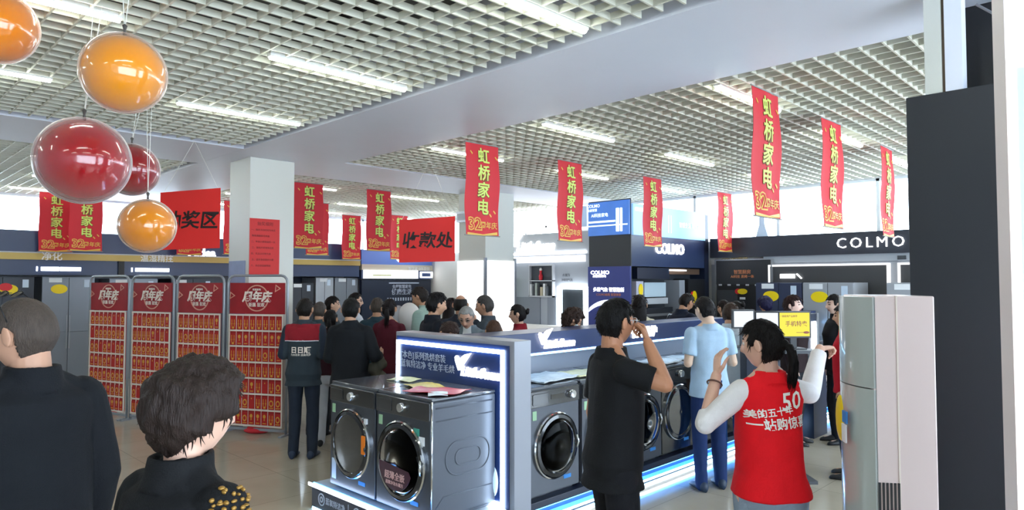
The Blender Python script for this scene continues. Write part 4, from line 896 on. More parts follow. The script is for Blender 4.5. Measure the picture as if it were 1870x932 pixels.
def person(label, px, D, ytop=None, face=0, fem=0, H=None, lean=0, yaw=0, pitch=0, tilt=0, arms=('down', 'down'), top='303438', sleeve='long', bottom='24282E',
           skintone='C99A7C', hair='short', haircol='1A1614', fat=1.0, vox=.007, cvox=.010, shoes='202226', hem=.86, collar=True, extra=None, group=None, legs=0, loc=None, near=False, trim=None, wide=1.0, sleevecol=None, zoff=0, jaw=1.0, stripes=None, fold=.006, hairlen=0):
    p = atd(px, 514, D) if loc is None else V(loc)
    if H is None: H = atd(px, ytop, D).z-.01-zoff
    s = H/1.748
    ang = AZ-PI/2+math.radians(face)
    r = root('person', label, 'person', (p.x, p.y, zoff), ang, group); NP[0] += 1; seed = NP[0]*13.7
    sw = .178 if not fem else .155; hw = .150 if not fem else .152
    LR = math.radians(lean)
    def bend(q):          # upper body leans about the hip
        k = sst(.90, 1.2, q.z); a = LR*k
        d = q-V((0, 0, .95)); return V((d.x, d.y*math.cos(a)+d.z*math.sin(a), d.z*math.cos(a)-d.y*math.sin(a)))+V((0, 0, .95))
    def T(q): return bend(V(q))*s
    # torso rings: z, half width, half depth, y offset
    tor = [(.80, hw*.80, .085, -.01), (.86, hw*1.04, .112*fat, -.012), (.93, hw*1.12, .122*fat, -.015), (1.0, hw*(1.02 if not fem else .95), .116*fat, -.005), (1.08, (.142 if not fem else .120)*fat**.7, .108*fat, .004), (1.18, (.150 if not fem else .128)*fat**.5, .110*fat**.8, .006),
           (1.28, (.165 if not fem else .14), .115+.008*fem, .008), (1.36, sw*.99, .102, .0), (1.42, sw*.92, .082, -.008), (1.455, sw*.66, .066, -.014), (1.485, .075, .058, -.016), (1.50, .055, .052, -.014)]
    def ring(z, a, b, yo, infl=0, n=36, e=2.3):
        out = []
        for q in range(n):
            t = 2*PI*q/n; cx, sx = math.cos(t), math.sin(t)
            x = (abs(cx)**(2/e))*(1 if cx >= 0 else -1)*(a+infl); y = (abs(sx)**(2/e))*(1 if sx >= 0 else -1)*(b+infl)
            out.append(T((x, y+yo, z)))
        return out
    sh = [V((sd*(sw-.012), -.008, 1.40)) for sd in (-1, 1)]; shb = [bend(q) for q in sh]
    hd = V((0, .012, 1.505)); NB = bend(V((0, -.014, 1.48)))
    hm = Matrix.Rotation(-LR*.5, 3, 'X') @ Matrix.Rotation(math.radians(yaw), 3, 'Z') @ Matrix.Rotation(math.radians(pitch), 3, 'X') @ Matrix.Rotation(math.radians(tilt), 3, 'Y')
    HC = NB+hm @ V((0, .024, .151))
    HM = Matrix.Translation(HC*s) @ hm.to_4x4() @ Matrix.Scale(s, 4)
    m = MB()
    m.loft([ring(*t) for t in tor])
    m.cap(NB*s-V((0, 0, .03)), (HC+hm @ V((0, -.022, -.06)))*s, (.060-.010*fem)*s, (.055-.009*fem)*s, 16)
    for sd in (-1, 1): m.cap((NB+V((sd*.02, 0, .03)))*s, (shb[(sd+1)//2]+V((-sd*.03, 0, .025)))*s, .032*s, .036*s, 12)
    headmesh(m, HM, fem, wide, jaw=jaw)
    for sd in (-1, 1):
        Re = hm @ Matrix.Rotation(sd*.28, 3, 'Z') @ Matrix.Rotation(-.2, 3, 'X')
        c0 = HM @ V((sd*.081*wide, -.012, -.004))
        m.ell(c0, (.009*s, .018*s, .031*s), Re, 14, 12); m.ell(c0+Re @ V((sd*.011, -.006, .003))*s, (.006*s, .020*s, .033*s), Re, 14, 12)
    # arms
    AR = []
    for k, sd in enumerate((-1, 1)):
        A = arms[k]; S0 = shb[k]; fdn = None; pn = None; cu = .45; side_ = sd; th = .5; curls = None; sp = .12
        if A == 'down': E_ = S0+V((sd*.055, -.025, -.265)); W_ = E_+V((sd*-.005, .05, -.235)); fdn = V((0, .18, -1)); pn = V((-sd, 0, 0))
        elif A == 'front': E_ = S0+V((sd*.05, -.03, -.255)); W_ = E_+V((-sd*.09, .215, .03)); fdn = V((-sd*.5, 1, .1)); pn = V((-sd*.4, 0, -.8))
        elif A == 'low': E_ = S0+V((sd*.05, -.01, -.265)); W_ = E_+V((-sd*.05, .17, -.16)); fdn = V((-sd*.3, .6, -.6)); pn = V((-sd, 0, -.2))
        elif A == 'phone': E_ = S0+V((sd*.04, .02, -.25)); W_ = E_+V((-sd*.06, .17, .16)); fdn = V((-sd*.2, .5, .8)); pn = V((-sd*.6, -.6, .2)); cu = .7
        elif A == 'back': E_ = S0+V((sd*.07, -.09, -.245)); W_ = E_+V((-sd*.12, -.08, -.17)); fdn = V((-sd*.8, -.1, -.5)); pn = V((0, -1, 0))
        else:
            E_, W_, fdn, pn = V(A['e']), V(A['w']), V(A['f']), V(A['p']); cu = A.get('curl', .45); th = A.get('thumb', .5); curls = A.get('curls'); side_ = sd*A.get('flip', 1); sp = A.get('spread', .12)
        AR.append((S0, E_, W_))
        m.cap(S0*s, E_*s, .050*s*(1-.12*fem), .040*s*(1-.1*fem), 14); m.cap(E_*s, (E_*.55+W_*.45)*s, .041*s*(1-.1*fem), .039*s*(1-.12*fem), 14); m.cap((E_*.55+W_*.45)*s, W_*s, .039*s*(1-.12*fem), .0265*s, 14)
        # thumb side of each hand: for a right hand (sd=1) thumb lies along pn x fd
        f0 = fdn.normalized(); p0 = (pn-f0*pn.dot(f0)).normalized()
        hand(m, W_*s, fdn, pn, side_, cu, sp, th, s*(1-.08*fem), curls)
    # legs
    LG = []
    for k, sd in enumerate((-1, 1)):
        st = legs*(1 if k else -1)
        hp = V((sd*.088, -.008, .90)); kn = V((sd*.098, .02+st*.55, .495)); an = V((sd*.105, -.02+st, .085))
        LG.append((hp, kn, an))
        m.cap(hp*s, kn*s, .088*s*fat**.4, .056*s, 18); m.cap(kn*s, (kn*.68+an*.32)*s, .056*s, .058*s, 16); m.cap((kn*.68+an*.32)*s, an*s, .058*s, .038*s, 16)
        fx = V((sd*.12, 0, 0)); m.cap((an+V((0, -.03, -.035)))*s, (an+V((sd*.012, .13, -.055)))*s, .034*s, .026*s, 12)
    me = remesh(m, vox, 2, 'body')
    inv = HM.inverted()
    idx = []
    for pol in me.polygons:
        q = pol.center; k = 0
        if (q-HC*s).length < .16*s:
            h = inv @ q
            if h.y > .05:
                a = abs(h.x)
                if abs(h.z+.060) < .0075 and a < .023: k = 1
                elif abs(h.z-.031-.12*(.02-abs(a-.032))) < .004 and .014 < a < .05: k = 2
                elif not near and abs(h.z-.008) < .006 and .021 < a < .046: k = 2
        idx.append(k)
    b = link(me, 'body', [skin(skintone), lipm, browm], r); me.polygons.foreach_set('material_index', idx)
    if near:
        for sd in (-1, 1):
            c0 = HM @ V((sd*.033, .0735, .008)); g = MB(); g.ell(c0, (.0125*s,)*3, nu=20, nv=14); g.ell(HM @ V((sd*.033, .0835, .008)), (.0045*s,)*3, nu=12, nv=8, mi=1); g.build('eye', [eyew, eyeb], r, smooth=True)
    # top garment
    fm = fabric(top); mats = [fm]
    def sleeves(m, infl, frac):
        for k in (0, 1):
            S0, E_, W_ = AR[k]; q = 1-.1*fem
            if isinstance(frac, tuple): fr_ = frac[k]
            else: fr_ = frac
            if fr_ <= 1:
                e2 = S0+(E_-S0)*fr_
                m.ell(S0*s, ((.055*q+infl)*s,)*3); m.tube([S0*s, e2*s], [(.055*q+infl)*s, (.050*q+infl*1.3)*s], 18)
                # flat open cuff
            else:
                m.cap(S0*s, E_*s, (.055*q+infl)*s, (.044*q+infl)*s, 16)
                e2 = E_+(W_-E_)*(fr_-1)
                m.ell(E_*s, ((.045*q+infl)*s,)*3); m.tube([E_*s, e2*s], [(.045*q+infl)*s, ((.036 if fr_ > 1.5 else .042)*q+infl*.8)*s], 18)
    def drape(me, amp, sd0):
        N = len(me.vertices); co = np.empty(N*3); no = np.empty(N*3); me.vertices.foreach_get('co', co); me.vertices.foreach_get('normal', no)
        cl = co.reshape(-1, 3).tolist()
        nn = np.array([noise.noise((x*7+sd0, y*7, z*4.5))+.5*noise.noise((x*15, y*15+sd0, z*11)) for x, y, z in cl])
        me.vertices.foreach_set('co', co+no*np.repeat(nn, 3)*amp); me.update()
    m = MB(); JK = sleeve == 'long'; inf = .014+.014*JK; t0 = [t for t in tor if t[0] >= hem-.03]
    lo = (hem, hw*1.14*(1.02 if hem < .95 else .96), .128*fat, -.012)
    rr = [lo]+[t for t in t0 if t[0] > hem+.02]
    neck_z = 1.475
    rr = [t for t in rr if t[0] <= 1.456]+[(neck_z, .082, .068, -.016), (1.497, .066, .06, -.012)]
    m.loft([ring(*t, infl=(inf if t[0] < 1.44 else .010)) for t in rr])
    frac = {'long': 1.93, 'short': .72, 'none': 0, 'threequarter': 1.5, 'push': 1.35}[sleeve]
    for sd in (-1, 1): m.cap((NB+V((sd*.02, -.004, .012)))*s, (shb[(sd+1)//2]+V((-sd*.03, 0, .022)))*s, (.038+.006*JK)*s, (.046+.008*JK)*s, 12)
    if frac: sleeves(m, .013+.010*JK, frac)
    else: 
        for k in (0, 1): m.ell((shb[k]+V(((1, -1)[k]*.022, 0, .012)))*s, (.052*s, .058*s, .05*s))
    if collar:
        c1 = NB; up = (HC-NB).normalized()*.3+V((0, 0, .7)); ro = []; ri = []
        for h_, a in ((-.03, .090), (.0, .083), (.028+.022*JK, .078)):
            ro.append([(c1+up*h_+V((a*math.cos(t), (a+.002)*math.sin(t)-.004, 0)))*s for t in [2*PI*i/28 for i in range(28)]])
        for h_, a in ((.028+.022*JK, .064), (-.03, .062)):
            ro.append([(c1+up*h_+V((a*math.cos(t), (a+.002)*math.sin(t)-.004, 0)))*s for t in [2*PI*i/28 for i in range(28)]])
        ro.append(ro[0]); m.loft(ro, caps=False)
    me = remesh(m, cvox, 2, 'top'); drape(me, fold, seed)
    nm = {'long': 'jacket', 'short': 'shirt', 'none': 'vest', 'threequarter': 'shirt', 'push': 'shirt'}[sleeve]
    tb_ = link(me, nm, mats, r)
    if trim: trim(tb_, me, s, T, AR, r)
    if sleevecol:      # an undershirt seen at the arms
        m = MB(); sleeves(m, .012, (1.22, 1.9)); m.loft([ring(*t, infl=.004) for t in rr if t[0] > 1.1]); me = remesh(m, cvox, 2, 'undershirt'); drape(me, fold*.8, seed+4); link(me, 'undershirt', fabric(sleevecol), r)
    # trousers
    m = MB(); tz = [t for t in tor if t[0] <= 1.01]; m.loft([ring(t[0], t[1], t[2], t[3], infl=.008) for t in tz])
    for k in (0, 1):
        hp, kn, an = LG[k]; a2 = an+V((0, 0, -.03))
        m.cap(hp*s, kn*s, (.092*fat**.4)*s, .070*s, 18); m.cap(kn*s, a2*s, .070*s, .056*s, 18)
    me = remesh(m, cvox, 2, 'trousers'); drape(me, fold*.9, seed+9); link(me, 'trousers', fabric(bottom), r)
    # shoes
    for k, sd in enumerate((-1, 1)):
        an = LG[k][2]; m = MB(); rg = []
        for y, a, h_ in ((-.075, .018, .05), (-.06, .036, .085), (-.02, .040, .10), (.04, .042, .082), (.09, .048, .062), (.14, .046, .05), (.175, .034, .036), (.19, .014, .022)):
            rg.append([V((an.x+sd*y*.08+a*math.cos(t), an.y+y, max(0.0, h_*.5+h_*.5*math.sin(t)))) * s for t in [2*PI*i/18 for i in range(18)]])
        m.loft(rg); so = m.build('shoe', mat('shoe_'+shoes, shoes, .5), r, smooth=True)
    # hair
    hmt = hairmat(haircol)
    def H3(p): return HM @ V(p)
    crown = V((0, -.03, .1))
    if hair != 'bald':
        amp = {'short': .010, 'crop': .004, 'bob': .028, 'balding': .006, 'bun': .008, 'pony': .010, 'long': .014, 'curly': .03, 'grey': .007, 'messy': .016}[hair]
        def region(p, u, v):
            y, z, a = p.y, p.z, abs(p.x)
            if hair in ('bob',):
                bb = .055+(-.03-.055)*sst(.01, -.06, z); f = sst(bb, bb-.018, y) if z < .062 else sst(.085, .066, y)
                f = max(f, sst(.045, .07, z)); f *= sst(-.118, -.085, z) if y < -.01 else sst(-.03, .0, z)
                return f
            if hair in ('long', 'curly', 'pony', 'bun'):
                f = sst(.05, .025, y); f = max(f, sst(.050, .066, z))
                ear = ga(y+.01, .022)*ga(z+.0, .03) if hair in ('pony', 'bun') else 0
                return f*(sst(-.11, -.08, z) if y < -.02 else sst(-.02, .01, z))*(1-ear*sst(.05, .06, a))
            low = -.075 if hair != 'balding' else -.07
            f = sst(low-.012, low+.012, z) if y < -.025 else sst(.0, .02, z-(.0 if y < .02 else .03))
            if y < -.025 and z < 0: f *= 1
            fr = sst(.058, .045, y) if z < .07 else sst(.088, .074, y)
            fr = max(fr, sst(.068, .082, z)) if hair != 'balding' else fr*sst(.088, .062, z+.0*y)
            return f*fr
        def fn(p, u, v):
            f = region(p, u, v); n = V((p.x/.076, p.y/.096, p.z/.116)).normalized()
            q = noise.noise(V((p.x*45+seed, p.y*45, p.z*18)))*.35+noise.noise(V((p.x*120+seed, p.y*120, p.z*30)))*.25
            if hair == 'curly': q = noise.noise(V((p.x*60+seed, p.y*60, p.z*60)))*.9
            vol = amp*(1+q)
            if hair == 'bob': vol *= 1+.45*ga(p.z-.06, .05)+.25*ga(p.z+.03, .05)*(p.y < 0)
            return p+n*((vol+.004)*f-.012*(1-f))
        m = MB(); headmesh(m, HM, fem, wide, nu=110 if near else 64, nv=84 if near else 44, fn=fn)
        rnd = random.Random(int(seed)); ns = {True: 900, False: 110}[near]
        if near and hair in ('crop', 'balding'): ns = 500
        for _ in range(ns):
            for _t in range(8):
                u, v = rnd.uniform(0, 2*PI), rnd.uniform(.05, PI*.86); p = headpt(u, v, fem, wide); f = region(p, u, v)
                if f > .85: break
            else: continue
            n = V((p.x/.076, p.y/.096, p.z/.116)).normalized(); q0 = p+n*(amp*.85)
            away = (q0-crown); away = away-n*away.dot(n)
            if away.length < .004: continue
            fl = (away.normalized()+V((0, 0, -.5))); fl = (fl-n*fl.dot(n)).normalized()
            L = {'short': .03, 'crop': .008, 'bob': .034, 'balding': .01, 'bun': .03, 'pony': .035, 'long': .05, 'curly': .03, 'grey': .016, 'messy': .04}[hair]*rnd.uniform(.6, 1.2)
            lift = rnd.uniform(.1, .9)*(.35 if hair == 'messy' else .12 if hair == 'bob' else .22 if hair != 'curly' else .9)
            jit = V((rnd.uniform(-.3, .3), rnd.uniform(-.3, .3), 0))
            pts = [HM @ q for q in (q0, q0+fl*L*.4+n*L*lift*.5, q0+(fl+jit*.5).normalized()*L*.8+n*L*lift*.4, q0+(fl+jit).normalized()*L*1.2+n*L*lift*(.15 if hair != 'curly' else .8))]
            w_ = (.0019 if near else .004)*s
            m.tube(pts, [w_, w_*1.1, w_*.8, w_*.15], 4)
        if hair == 'pony':
            m.ell(H3((0, -.108, .0)), (.026*s, .022*s, .028*s))
            pts = [H3(q) for q in ((0, -.10, .0), (.004, -.135, -.01), (.008, -.145, -.06), (.005, -.135, -.13), (0, -.12, -.19))]
            m.tube(pts, [.018*s, .024*s, .03*s, .026*s, .006*s], 14, flat=.75)
            for _ in range(60 if near else 16):
                a = rnd.uniform(0, 2*PI); rr_ = rnd.uniform(.6, 1.1)
                o_ = V((math.cos(a)*.026*rr_, math.sin(a)*.02*rr_, 0))
                m.tube([H3(V(q)+o_*k_) for q, k_ in (((0, -.115, 0), .6), ((.004, -.14, -.03), .9), ((.008, -.145, -.09), 1.0), ((.004, -.135, -.16), 1.1), ((0, -.12, -.21-.03*rnd.random()), .8))], [.002*s, .003*s, .003*s, .002*s, .0004*s], 4)
        if hair == 'bun':
            m.ell(H3((0, -.115, .035)), (.034*s, .028*s, .034*s)); m.ell(H3((0, -.125, .06)), (.02*s, .02*s, .02*s))
        if hair == 'long':
            rg = []
            for (y, z, a, b_) in ((-.04, .04, .07, .06), (-.05, -.03, .088, .06), (-.062, -.11, .092, .052), (-.075, -.2, .09, .045), (-.08, -.29-hairlen, .075, .035), (-.08, -.33-hairlen, .04, .02)):
                rg.append([H3((a*math.cos(t)*(1+.08*noise.noise(V((math.cos(t)*3, z*9, seed)))), y+b_*math.sin(t), z)) for t in [2*PI*i/22 for i in range(22)]])
            m.loft(rg)
        if hair == 'curly':
            for _ in range(70):
                u = rnd.uniform(PI*.9, PI*2.1); z = rnd.uniform(-.13, .09); a_ = .09*math.sqrt(max(.1, 1-(z/.15)**2))
                m.ell(H3((a_*math.cos(u)*1.05, a_*math.sin(u)*1.15, z)), tuple(rnd.uniform(.012, .022)*s for _ in range(3)), nu=8, nv=6)
        m.build('hair', hmt, r, smooth=True)
    r['_c'] = 0; del r['_c']
    info = dict(HM=HM, T=T, s=s, AR=AR, top=tb_, root=r, HC=HC)
    if extra: extra(info)
    return info
def glasses(col='3A3A40', sun=False, up=0):
    def f(I):
        HM, s, r = I['HM'], I['s'], I['root']; g = MB(); z0 = .012; y0 = .098
        if up: HM = HM @ Matrix.Translation((0, -.03, .03)) @ Matrix.Rotation(math.radians(up), 4, 'X') @ Matrix.Translation((0, .03+.004, -.02))
        for sd in (-1, 1):
            pts = [HM @ V((sd*.034+.024*math.cos(t), y0-.006*abs(math.cos(t)), z0+.017*math.sin(t))) for t in [2*PI*i/20 for i in range(20)]]
            g.tube(pts, .0018*s, 6, closed=True); g.tube([HM @ V((sd*.058, y0-.004, z0+.004)), HM @ V((sd*.080, y0-.04, z0+.006)), HM @ V((sd*.084, -.01, z0-.001))], .002*s, 6)
        g.tube([HM @ V((-.011, y0, z0+.003)), HM @ V((.011, y0, z0+.003))], .0015*s, 6); go = g.build('glasses', mat('frame_'+col, col, .3, metal=.5), r, smooth=True)
        g = MB()
        for sd in (-1, 1): g.loft([[HM @ V((sd*.034+.023*math.cos(t), y0-.004+d, z0+.016*math.sin(t))) for t in [2*PI*i/20 for i in range(20)]] for d in (0, .001)])
        g.build('lenses', glassmat('lens_clear', 'F0F4F8', .3) if not sun else mat('lens_dark', '15161A', .05, coat=1), go)
    return f
def mask(col='E6ECF0'):
    def f(I):
        g = MB(); HM = I['HM']; rg = []
        for z in (-.022, -.035, -.055, -.08, -.10, -.112):
            rg_ = []
            for i in range(15):
                u = PI*.08+PI*.84*i/14; v = math.acos(max(-1, min(1, z/.116))); p = headpt(u, v); n = V((p.x/.076, p.y/.096, 0)).normalized(); rg_.append(HM @ (p+n*(.006+.008*ga(p.x, .03))))
            rg.append(rg_)
        vs = [q for r_ in rg for q in r_]; fs = [(j*15+i, j*15+i+1, (j+1)*15+i+1, (j+1)*15+i) for j in range(5) for i in range(14)]
        g.add(vs, fs); o = g.build('face_mask', mat('mask_'+col, col, .7), I['root'], smooth=True); md = o.modifiers.new('s', 'SOLIDIFY'); md.thickness = .002
    return f
def cling(target_me, items, y_side, T, s):      # lettering laid onto the back or chest of a garment
    bvh = BVHTree.FromPolygons([v.co for v in target_me.vertices], [list(p.vertices) for p in target_me.polygons]); m = MB()
    for (txt, size, x, z, kw) in items:
        vs, fs = glyphs(txt, 0.001, kw.get('off', .01), kw.get('shear', 0), 2, 'CENTER', 1)
        bm = bmesh.new(); bv = [bm.verts.new(p) for p in vs]
        for f_ in fs:
            try: bm.faces.new([bv[i] for i in f_])
            except ValueError: pass
        bmesh.ops.triangulate(bm, faces=bm.faces[:])
        for _ in range(4):
            le = [e_ for e_ in bm.edges if e_.calc_length() > .14]
            if not le: break
            bmesh.ops.subdivide_edges(bm, edges=le, cuts=1); bmesh.ops.triangulate(bm, faces=[f_ for f_ in bm.faces if len(f_.verts) > 3])
        bm.verts.index_update(); vs = [tuple(v.co) for v in bm.verts]; fs = [[v.index for v in f_.verts] for f_ in bm.faces]; bm.free()
        rot = kw.get('rot', 0); out = []
        for p in vs:
            a, b = p[0]*size, p[1]*size; X = a*math.cos(rot)-b*math.sin(rot); Z = a*math.sin(rot)+b*math.cos(rot)
            X = x+(X if y_side < 0 else -X); Z = z+Z
            hit = bvh.ray_cast(V((X, y_side*.8, Z)), V((0, -y_side, 0)))
            if hit[0] is None: out.append(V((X, y_side*.15, Z))); continue
            out.append(hit[0]+V((0, y_side*(.006+p[2]*size*.5), 0)))
        m.add(out, fs)
    return m

def sm(**k): return k
# --- worker with red yoke
def trim_worker(o, me, s, T, AR, r):
    me.materials.append(fabric('8E1C28')); me.materials.append(fabric('E4E4E6')); me.materials.append(fabric('26303F')); idx = []
    for p in me.polygons:
        z = p.center.z/s; x = abs(p.center.x)/s; k = 0
        if z > 1.475: k = 0
        elif x < .19 and z > 1.30: k = 1
        elif x < .19 and z > 1.287: k = 2
        elif x > .2: k = 3
        idx.append(k)
    me.polygons.foreach_set('material_index', idx)
    cling(me, [('日日顺', .072, 0, 1.19*s, dict(off=.03)), ('为你而来 送装同步', .026, 0, 1.14*s, dict(off=.01))], -1, T, s).build('lettering', mat('cream_white', 'F4E8DC', .5), r)
person('worker in dark slate uniform with red shoulders and white back lettering, seen from behind', 557, 7.36, 545, face=0, top='303A42', bottom='2A3240', hair='short', arms=('front', 'front'), wide=1.05, trim=trim_worker, cvox=.008, shoes='20304A', hem=.80, yaw=-10, fat=1.02)
# --- blue polo man
person('man in light blue polo shirt and dark jeans, seen from behind at the washers', 1293, 6.27, 540, face=8, top='A9C4DC', sleeve='short', bottom='1E3260', hair='short', haircol='141214', arms=('front', 'front'), cvox=.008, shoes='1E3048', hem=.84, yaw=18, pitch=-14, skintone='D8B8A0', legs=.03, fold=.008)
person('man with brown hair and blue jeans, half hidden behind the man in light blue', 1331, 6.95, 552, face=0, H=1.66, top='C6D2DA', bottom='2C5A98', haircol='3A2C24', hair='short', shoes='6FB0D0', yaw=-30, pitch=-10)
# --- man in black polo
def bp_extra(I):
    glasses('C8C8CC')(I)
person('man in black polo shirt, glasses and dark trousers holding his hand to his mouth', 1121, 3.62, 545, face=-76, top='121316', sleeve='short', bottom='14151A', hair='short', haircol='0E0C0D', vox=.0045, cvox=.007, near=True, fat=1.12, skintone='B98263', hem=.80, yaw=14, pitch=-2, collar=True,
       arms=('down', sm(e=(.27, .15, 1.345), w=(.115, .135, 1.535), f=(-.7, .12, .7), p=(-.4, -.9, -.2), curl=1.15, thumb=.8)), extra=bp_extra, fold=.005)
# --- woman in red vest
def trim_vest(o, me, s, T, AR, r):
    cling(me, [('50', .11, .055*s, 1.365*s, dict(off=.015, shear=.2, rot=.1)), ('美的五十年', .042, -.045*s, 1.315*s, dict(off=.02, rot=.14)), ('一站购惊喜', .056, .0*s, 1.262*s, dict(off=.02, rot=.07))], -1, T, s).build('back_lettering', mat('cream_white2', 'F2EEE8', .5), r)
def vest_extra(I):
    s = I['s']; S0, E_, W_ = I['AR'][0]; q = (W_*.82+E_*.18)*s; d = (W_-E_).normalized(); a = d.orthogonal().normalized(); b = d.cross(a)
    MB().tube([q+(a*math.cos(t)+b*math.sin(t))*.037*s for t in [2*PI*i/24 for i in range(24)]], .0045*s, 8, closed=True).build('bracelet', mat('bracelet_brown', '5A3A30', .4), I['root'], smooth=True)
person('woman in bright red vest with white back lettering over white sleeves, pointing right', 1400, 3.3, 583, face=6, fem=1, top='E81420', sleeve='none', sleevecol='E6E2E2', bottom='8E9CAC', hair='pony', haircol='120E0E', vox=.0045, cvox=.007, near=True, fat=1.3, skintone='D8AC96', hem=.90, yaw=42, pitch=-4,
       arms=(sm(e=(-.31, .04, 1.24), w=(-.20, .16, 1.46), f=(.15, .2, 1), p=(.9, .1, .15), curl=.35, thumb=.6, flip=1, spread=.3), sm(e=(.30, .15, 1.36), w=(.455, .31, 1.575), f=(1, .5, .05), p=(0, -.1, -1), curls=(.08, .9, 1.0, 1.0), thumb=.7)), trim=trim_vest, extra=vest_extra, wide=1.0)
# --- short-haired woman in the foreground
def fg_extra(I):
    g = MB(); rnd = random.Random(3); s = I['s']; me = I['top'].data; c = [v for v in me.vertices if v.co.x > .17*s and v.co.z > 1.30*s and v.co.y > -.07]
    for _ in range(90):
        v = rnd.choice(c); g.ell(v.co+v.normal*.002, (rnd.uniform(.004, .009), rnd.uniform(.004, .009), rnd.uniform(.003, .006)), nu=8, nv=6)
    g.build('gold_embroidery', mat('gold_thread', '9A7434', .4, metal=.4), I['root'], smooth=True)
    g = MB(); g.ell(I['HM'] @ V((.083, -.006, -.04)), (.003, .003, .003)); g.build('earring', chrome, I['root'], smooth=True)
person('woman with short dark brown hair and black coat in the foreground, seen from behind', 345, 1.72, 664, face=-28, fem=1, top='0E0F12', sleeve='long', bottom='14151A', hair='bob', haircol='2A1F1B', vox=.0045, cvox=.006, near=True, fat=1.15, skintone='D9AE98', yaw=-8, pitch=-6, extra=fg_extra, wide=1.04, collar=True, fold=.004)
# --- man at the far left
person('man in black jacket with sunglasses on his cropped head at the left edge', 60, 2.35, 541, face=64, top='101319', sleeve='long', bottom='15171C', hair='crop', haircol='4A403A', vox=.0045, cvox=.007, near=True, fat=1.18, skintone='C4957C', yaw=26, pitch=-4, extra=glasses('1A1A1E', True, 60), wide=1.05, arms=('down', 'down'), legs=.1, fold=.005, jaw=.7, hem=.78)
# --- crowd beyond, left to right
def carry(I):
    s = I['s']; m = MB(); c = I['AR'][1][2]*s
    for i in range(9): m.ell(c+V((-.02+.05*math.sin(i*2.1), .0+.03*math.cos(i*1.7), -.04-i*.045)), (.075-.004*i, .055, .06))
    me = remesh(m, .01, 2, 'coat'); 
    o = link(me, 'folded_coat', fabric('5A564A'), None); o.matrix_world = Matrix.Translation(I['root'].location) @ Matrix.Rotation(I['root'].rotation_euler.z, 4, 'Z'); tag(o, 'olive grey coat hung over the arm of the big man in black', 'coat')
def redphone(I):
    s = I['s']; W_ = I['AR'][1][2]*s; o = MB().rbox(-.036, -.075, .036, .075, -.005, .005, .01).build('phone', mat('phone_red', 'B83038', .3), I['root']); o.location = W_+V((-.01, .06, .1)); 
person('balding man in dark teal behind the uniformed worker', 584, 8.4, 551, face=-10, top='3A4A52', hair='grey', haircol='4A4440')
person('woman in dark red cardigan and white trousers beside the uniformed worker', 604, 7.9, 566, face=5, fem=1, top='3A1A24', bottom='D4D6DC', hair='pony', haircol='100D0E', arms=('down', 'front'), hem=.92)
person('person with dark hair and profile turned right, in dark slate behind the red cardigan', 606, 9.1, 541, face=-70, top='30383E', hair='short', haircol='15110F', skintone='D2A98E')
person('big man in black jacket carrying an olive coat, seen from behind', 641, 6.95, 549, face=-5, top='14171C', bottom='3C4048', hair='short', haircol='0F0D0E', fat=1.25, H=1.70, arms=('front', sm(e=(.27, -.03, 1.16), w=(.25, .18, 1.14), f=(.2, 1, .2), p=(-1, 0, .2), curl=.6)), extra=carry, wide=1.05)
person('man with glasses and white shirt facing right at the back of the crowd', 648, 9.6, 535, face=-80, top='C8CCD4', haircol='161313', skintone='D2A98E', extra=glasses('6A4A50'))
person('man with short grey-brown hair in teal shirt, seen from behind in the crowd', 689, 8.7, 544, face=0, top='2E4652', hair='short', haircol='4A423C', sleeve='short')
person('woman with low ponytail in maroon top, seen from behind', 711, 8.0, 546, face=-4, fem=1, top='4E1422', sleeve='short', hair='pony', haircol='171113', arms=('phone', 'front'), bottom='1E2C48', fat=1.1)
person('tall man in mint and navy jacket looking down in the crowd', 781, 8.3, 521, face=70, top='9CB8B0', haircol='241E1C', pitch=-18, lean=4)
person('young man in black hooded jacket facing right in the crowd', 793, 7.1, 534, face=-62, top='181C26', hair='messy', haircol='121012', skintone='CFA082', pitch=-8, fat=1.05)
person('brown-haired woman with face mask bending her head by the light panel', 797, 6.4, 573, face=-140, fem=1, top='8FA8A0', hair='messy', haircol='3A2A26', pitch=-34, lean=14, extra=mask('B8C0C8'))
person('woman with long dark brown hair behind the young man in the hood', 822, 9.0, 545, face=-20, fem=1, top='221C20', hair='long', haircol='1F1718')
person('bald man in dark jacket seen from behind beside the glowing pillar', 841, 7.9, 538, face=0, top='2A303C', hair='balding', haircol='1E1A19', skintone='B88A70', arms=('low', 'low'))
person('grey-haired older man in grey jacket and white undershirt facing the camera', 859, 6.9, 553, face=168, top='6C7880', hair='grey', haircol='8A8886', pitch=-20, lean=8, skintone='BE917A', near=False, arms=('front', 'front'),
       trim=lambda o, me, s, T, AR, r: (me.materials.append(fabric('DADCE0')), me.polygons.foreach_set('material_index', [1 if (p.center.y > 0 and abs(p.center.x) < .045*s and p.center.z > 1.0*s) else 0 for p in me.polygons])), extra=glasses('70757A'))
person('man in dark grey jacket with profile to the left next to the glowing pillar', 890, 7.45, 538, face=75, top='3C444C', hair='grey', haircol='3C3836', skintone='B88A70', pitch=-8)
person('short person whose brown hair just shows above the blue counter header', 902, 6.45, 585, face=10, fem=1, top='4A3C36', hair='short', haircol='4A3226')
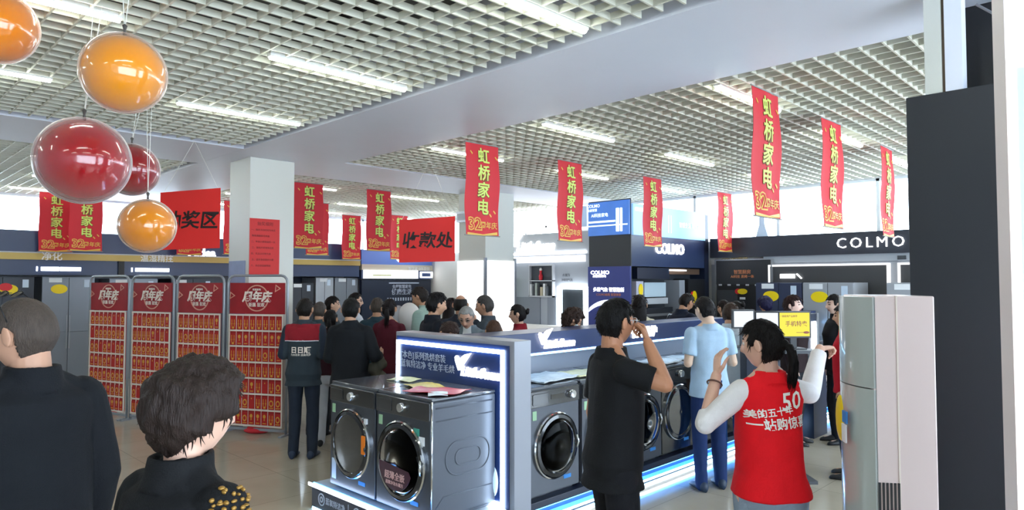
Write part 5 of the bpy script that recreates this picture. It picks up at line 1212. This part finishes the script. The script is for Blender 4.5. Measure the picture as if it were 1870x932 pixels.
person('woman in red jacket with her hair in a bun, profile to the left', 947, 7.7, 556, face=80, fem=1, top='8E1A2A', hair='bun', haircol='141012', skintone='D6AC94')
person('woman with curly dark brown hair and white face mask facing right', 1018, 6.95, 558, face=-75, fem=1, top='C8BCC8', hair='curly', haircol='33241F', pitch=-25, lean=10, extra=mask('DCE4E4'))
person('person in blue-grey with dark hair at the edge of the lit mirror', 1044, 7.9, 563, face=60, top='6A7C94', haircol='3A3A40')
person('woman with long black hair and cream top, seen from behind beyond the counter', 1167, 8.1, 539, face=-15, fem=1, top='D0C8B0', hair='long', haircol='161113', hairlen=.02)
person('man with glasses in navy tracksuit with white shoulder stripes, looking down right', 1240, 8.95, 532, face=-62, top='161D30', haircol='1A1514', pitch=-22, lean=6, skintone='B98A6E', extra=glasses('4A4A50'),
       trim=lambda o, me, s, T, AR, r: (me.materials.append(fabric('C8D4E8')), me.polygons.foreach_set('material_index', [1 if (p.center.x < -.12*s and p.center.z > 1.0*s and (int((p.center.y/s+.3)*55) % 3 == 0) and p.center.y/s < .03) else 0 for p in me.polygons])))
person('dark-haired person mostly hidden behind the man in light blue', 1322, 9.3, 548, face=30, top='2A2C30', haircol='1C1614')
person('woman with dark hair looking down left of the small white screen', 1352, 8.6, 547, face=40, fem=1, top='C4BE9C', hair='bun', haircol='15100F', pitch=-20)
person('woman in purple-navy headscarf near the black oven panel', 1397, 10.3, 543, face=20, fem=1, top='B8BCC8', hair='bob', haircol='1E1C3C')
person('woman with long reddish brown hair in front of the navy refrigerator, facing right', 1449, 8.0, 540, face=-125, fem=1, top='2A1E20', hair='long', haircol='2C1816', skintone='E2BEB0', pitch=8)
person('woman with ponytail in black top facing left near the silver refrigerator', 1526, 8.0, 538, face=85, fem=1, top='15161A', hair='pony', haircol='131011', skintone='E0BCAA')
person('woman in red vest cut off by the pink cabinet air conditioner', 1543, 6.6, 556, face=60, fem=1, top='C81828', sleeve='none', sleevecol='2A2426', hair='pony', haircol='1A1212')
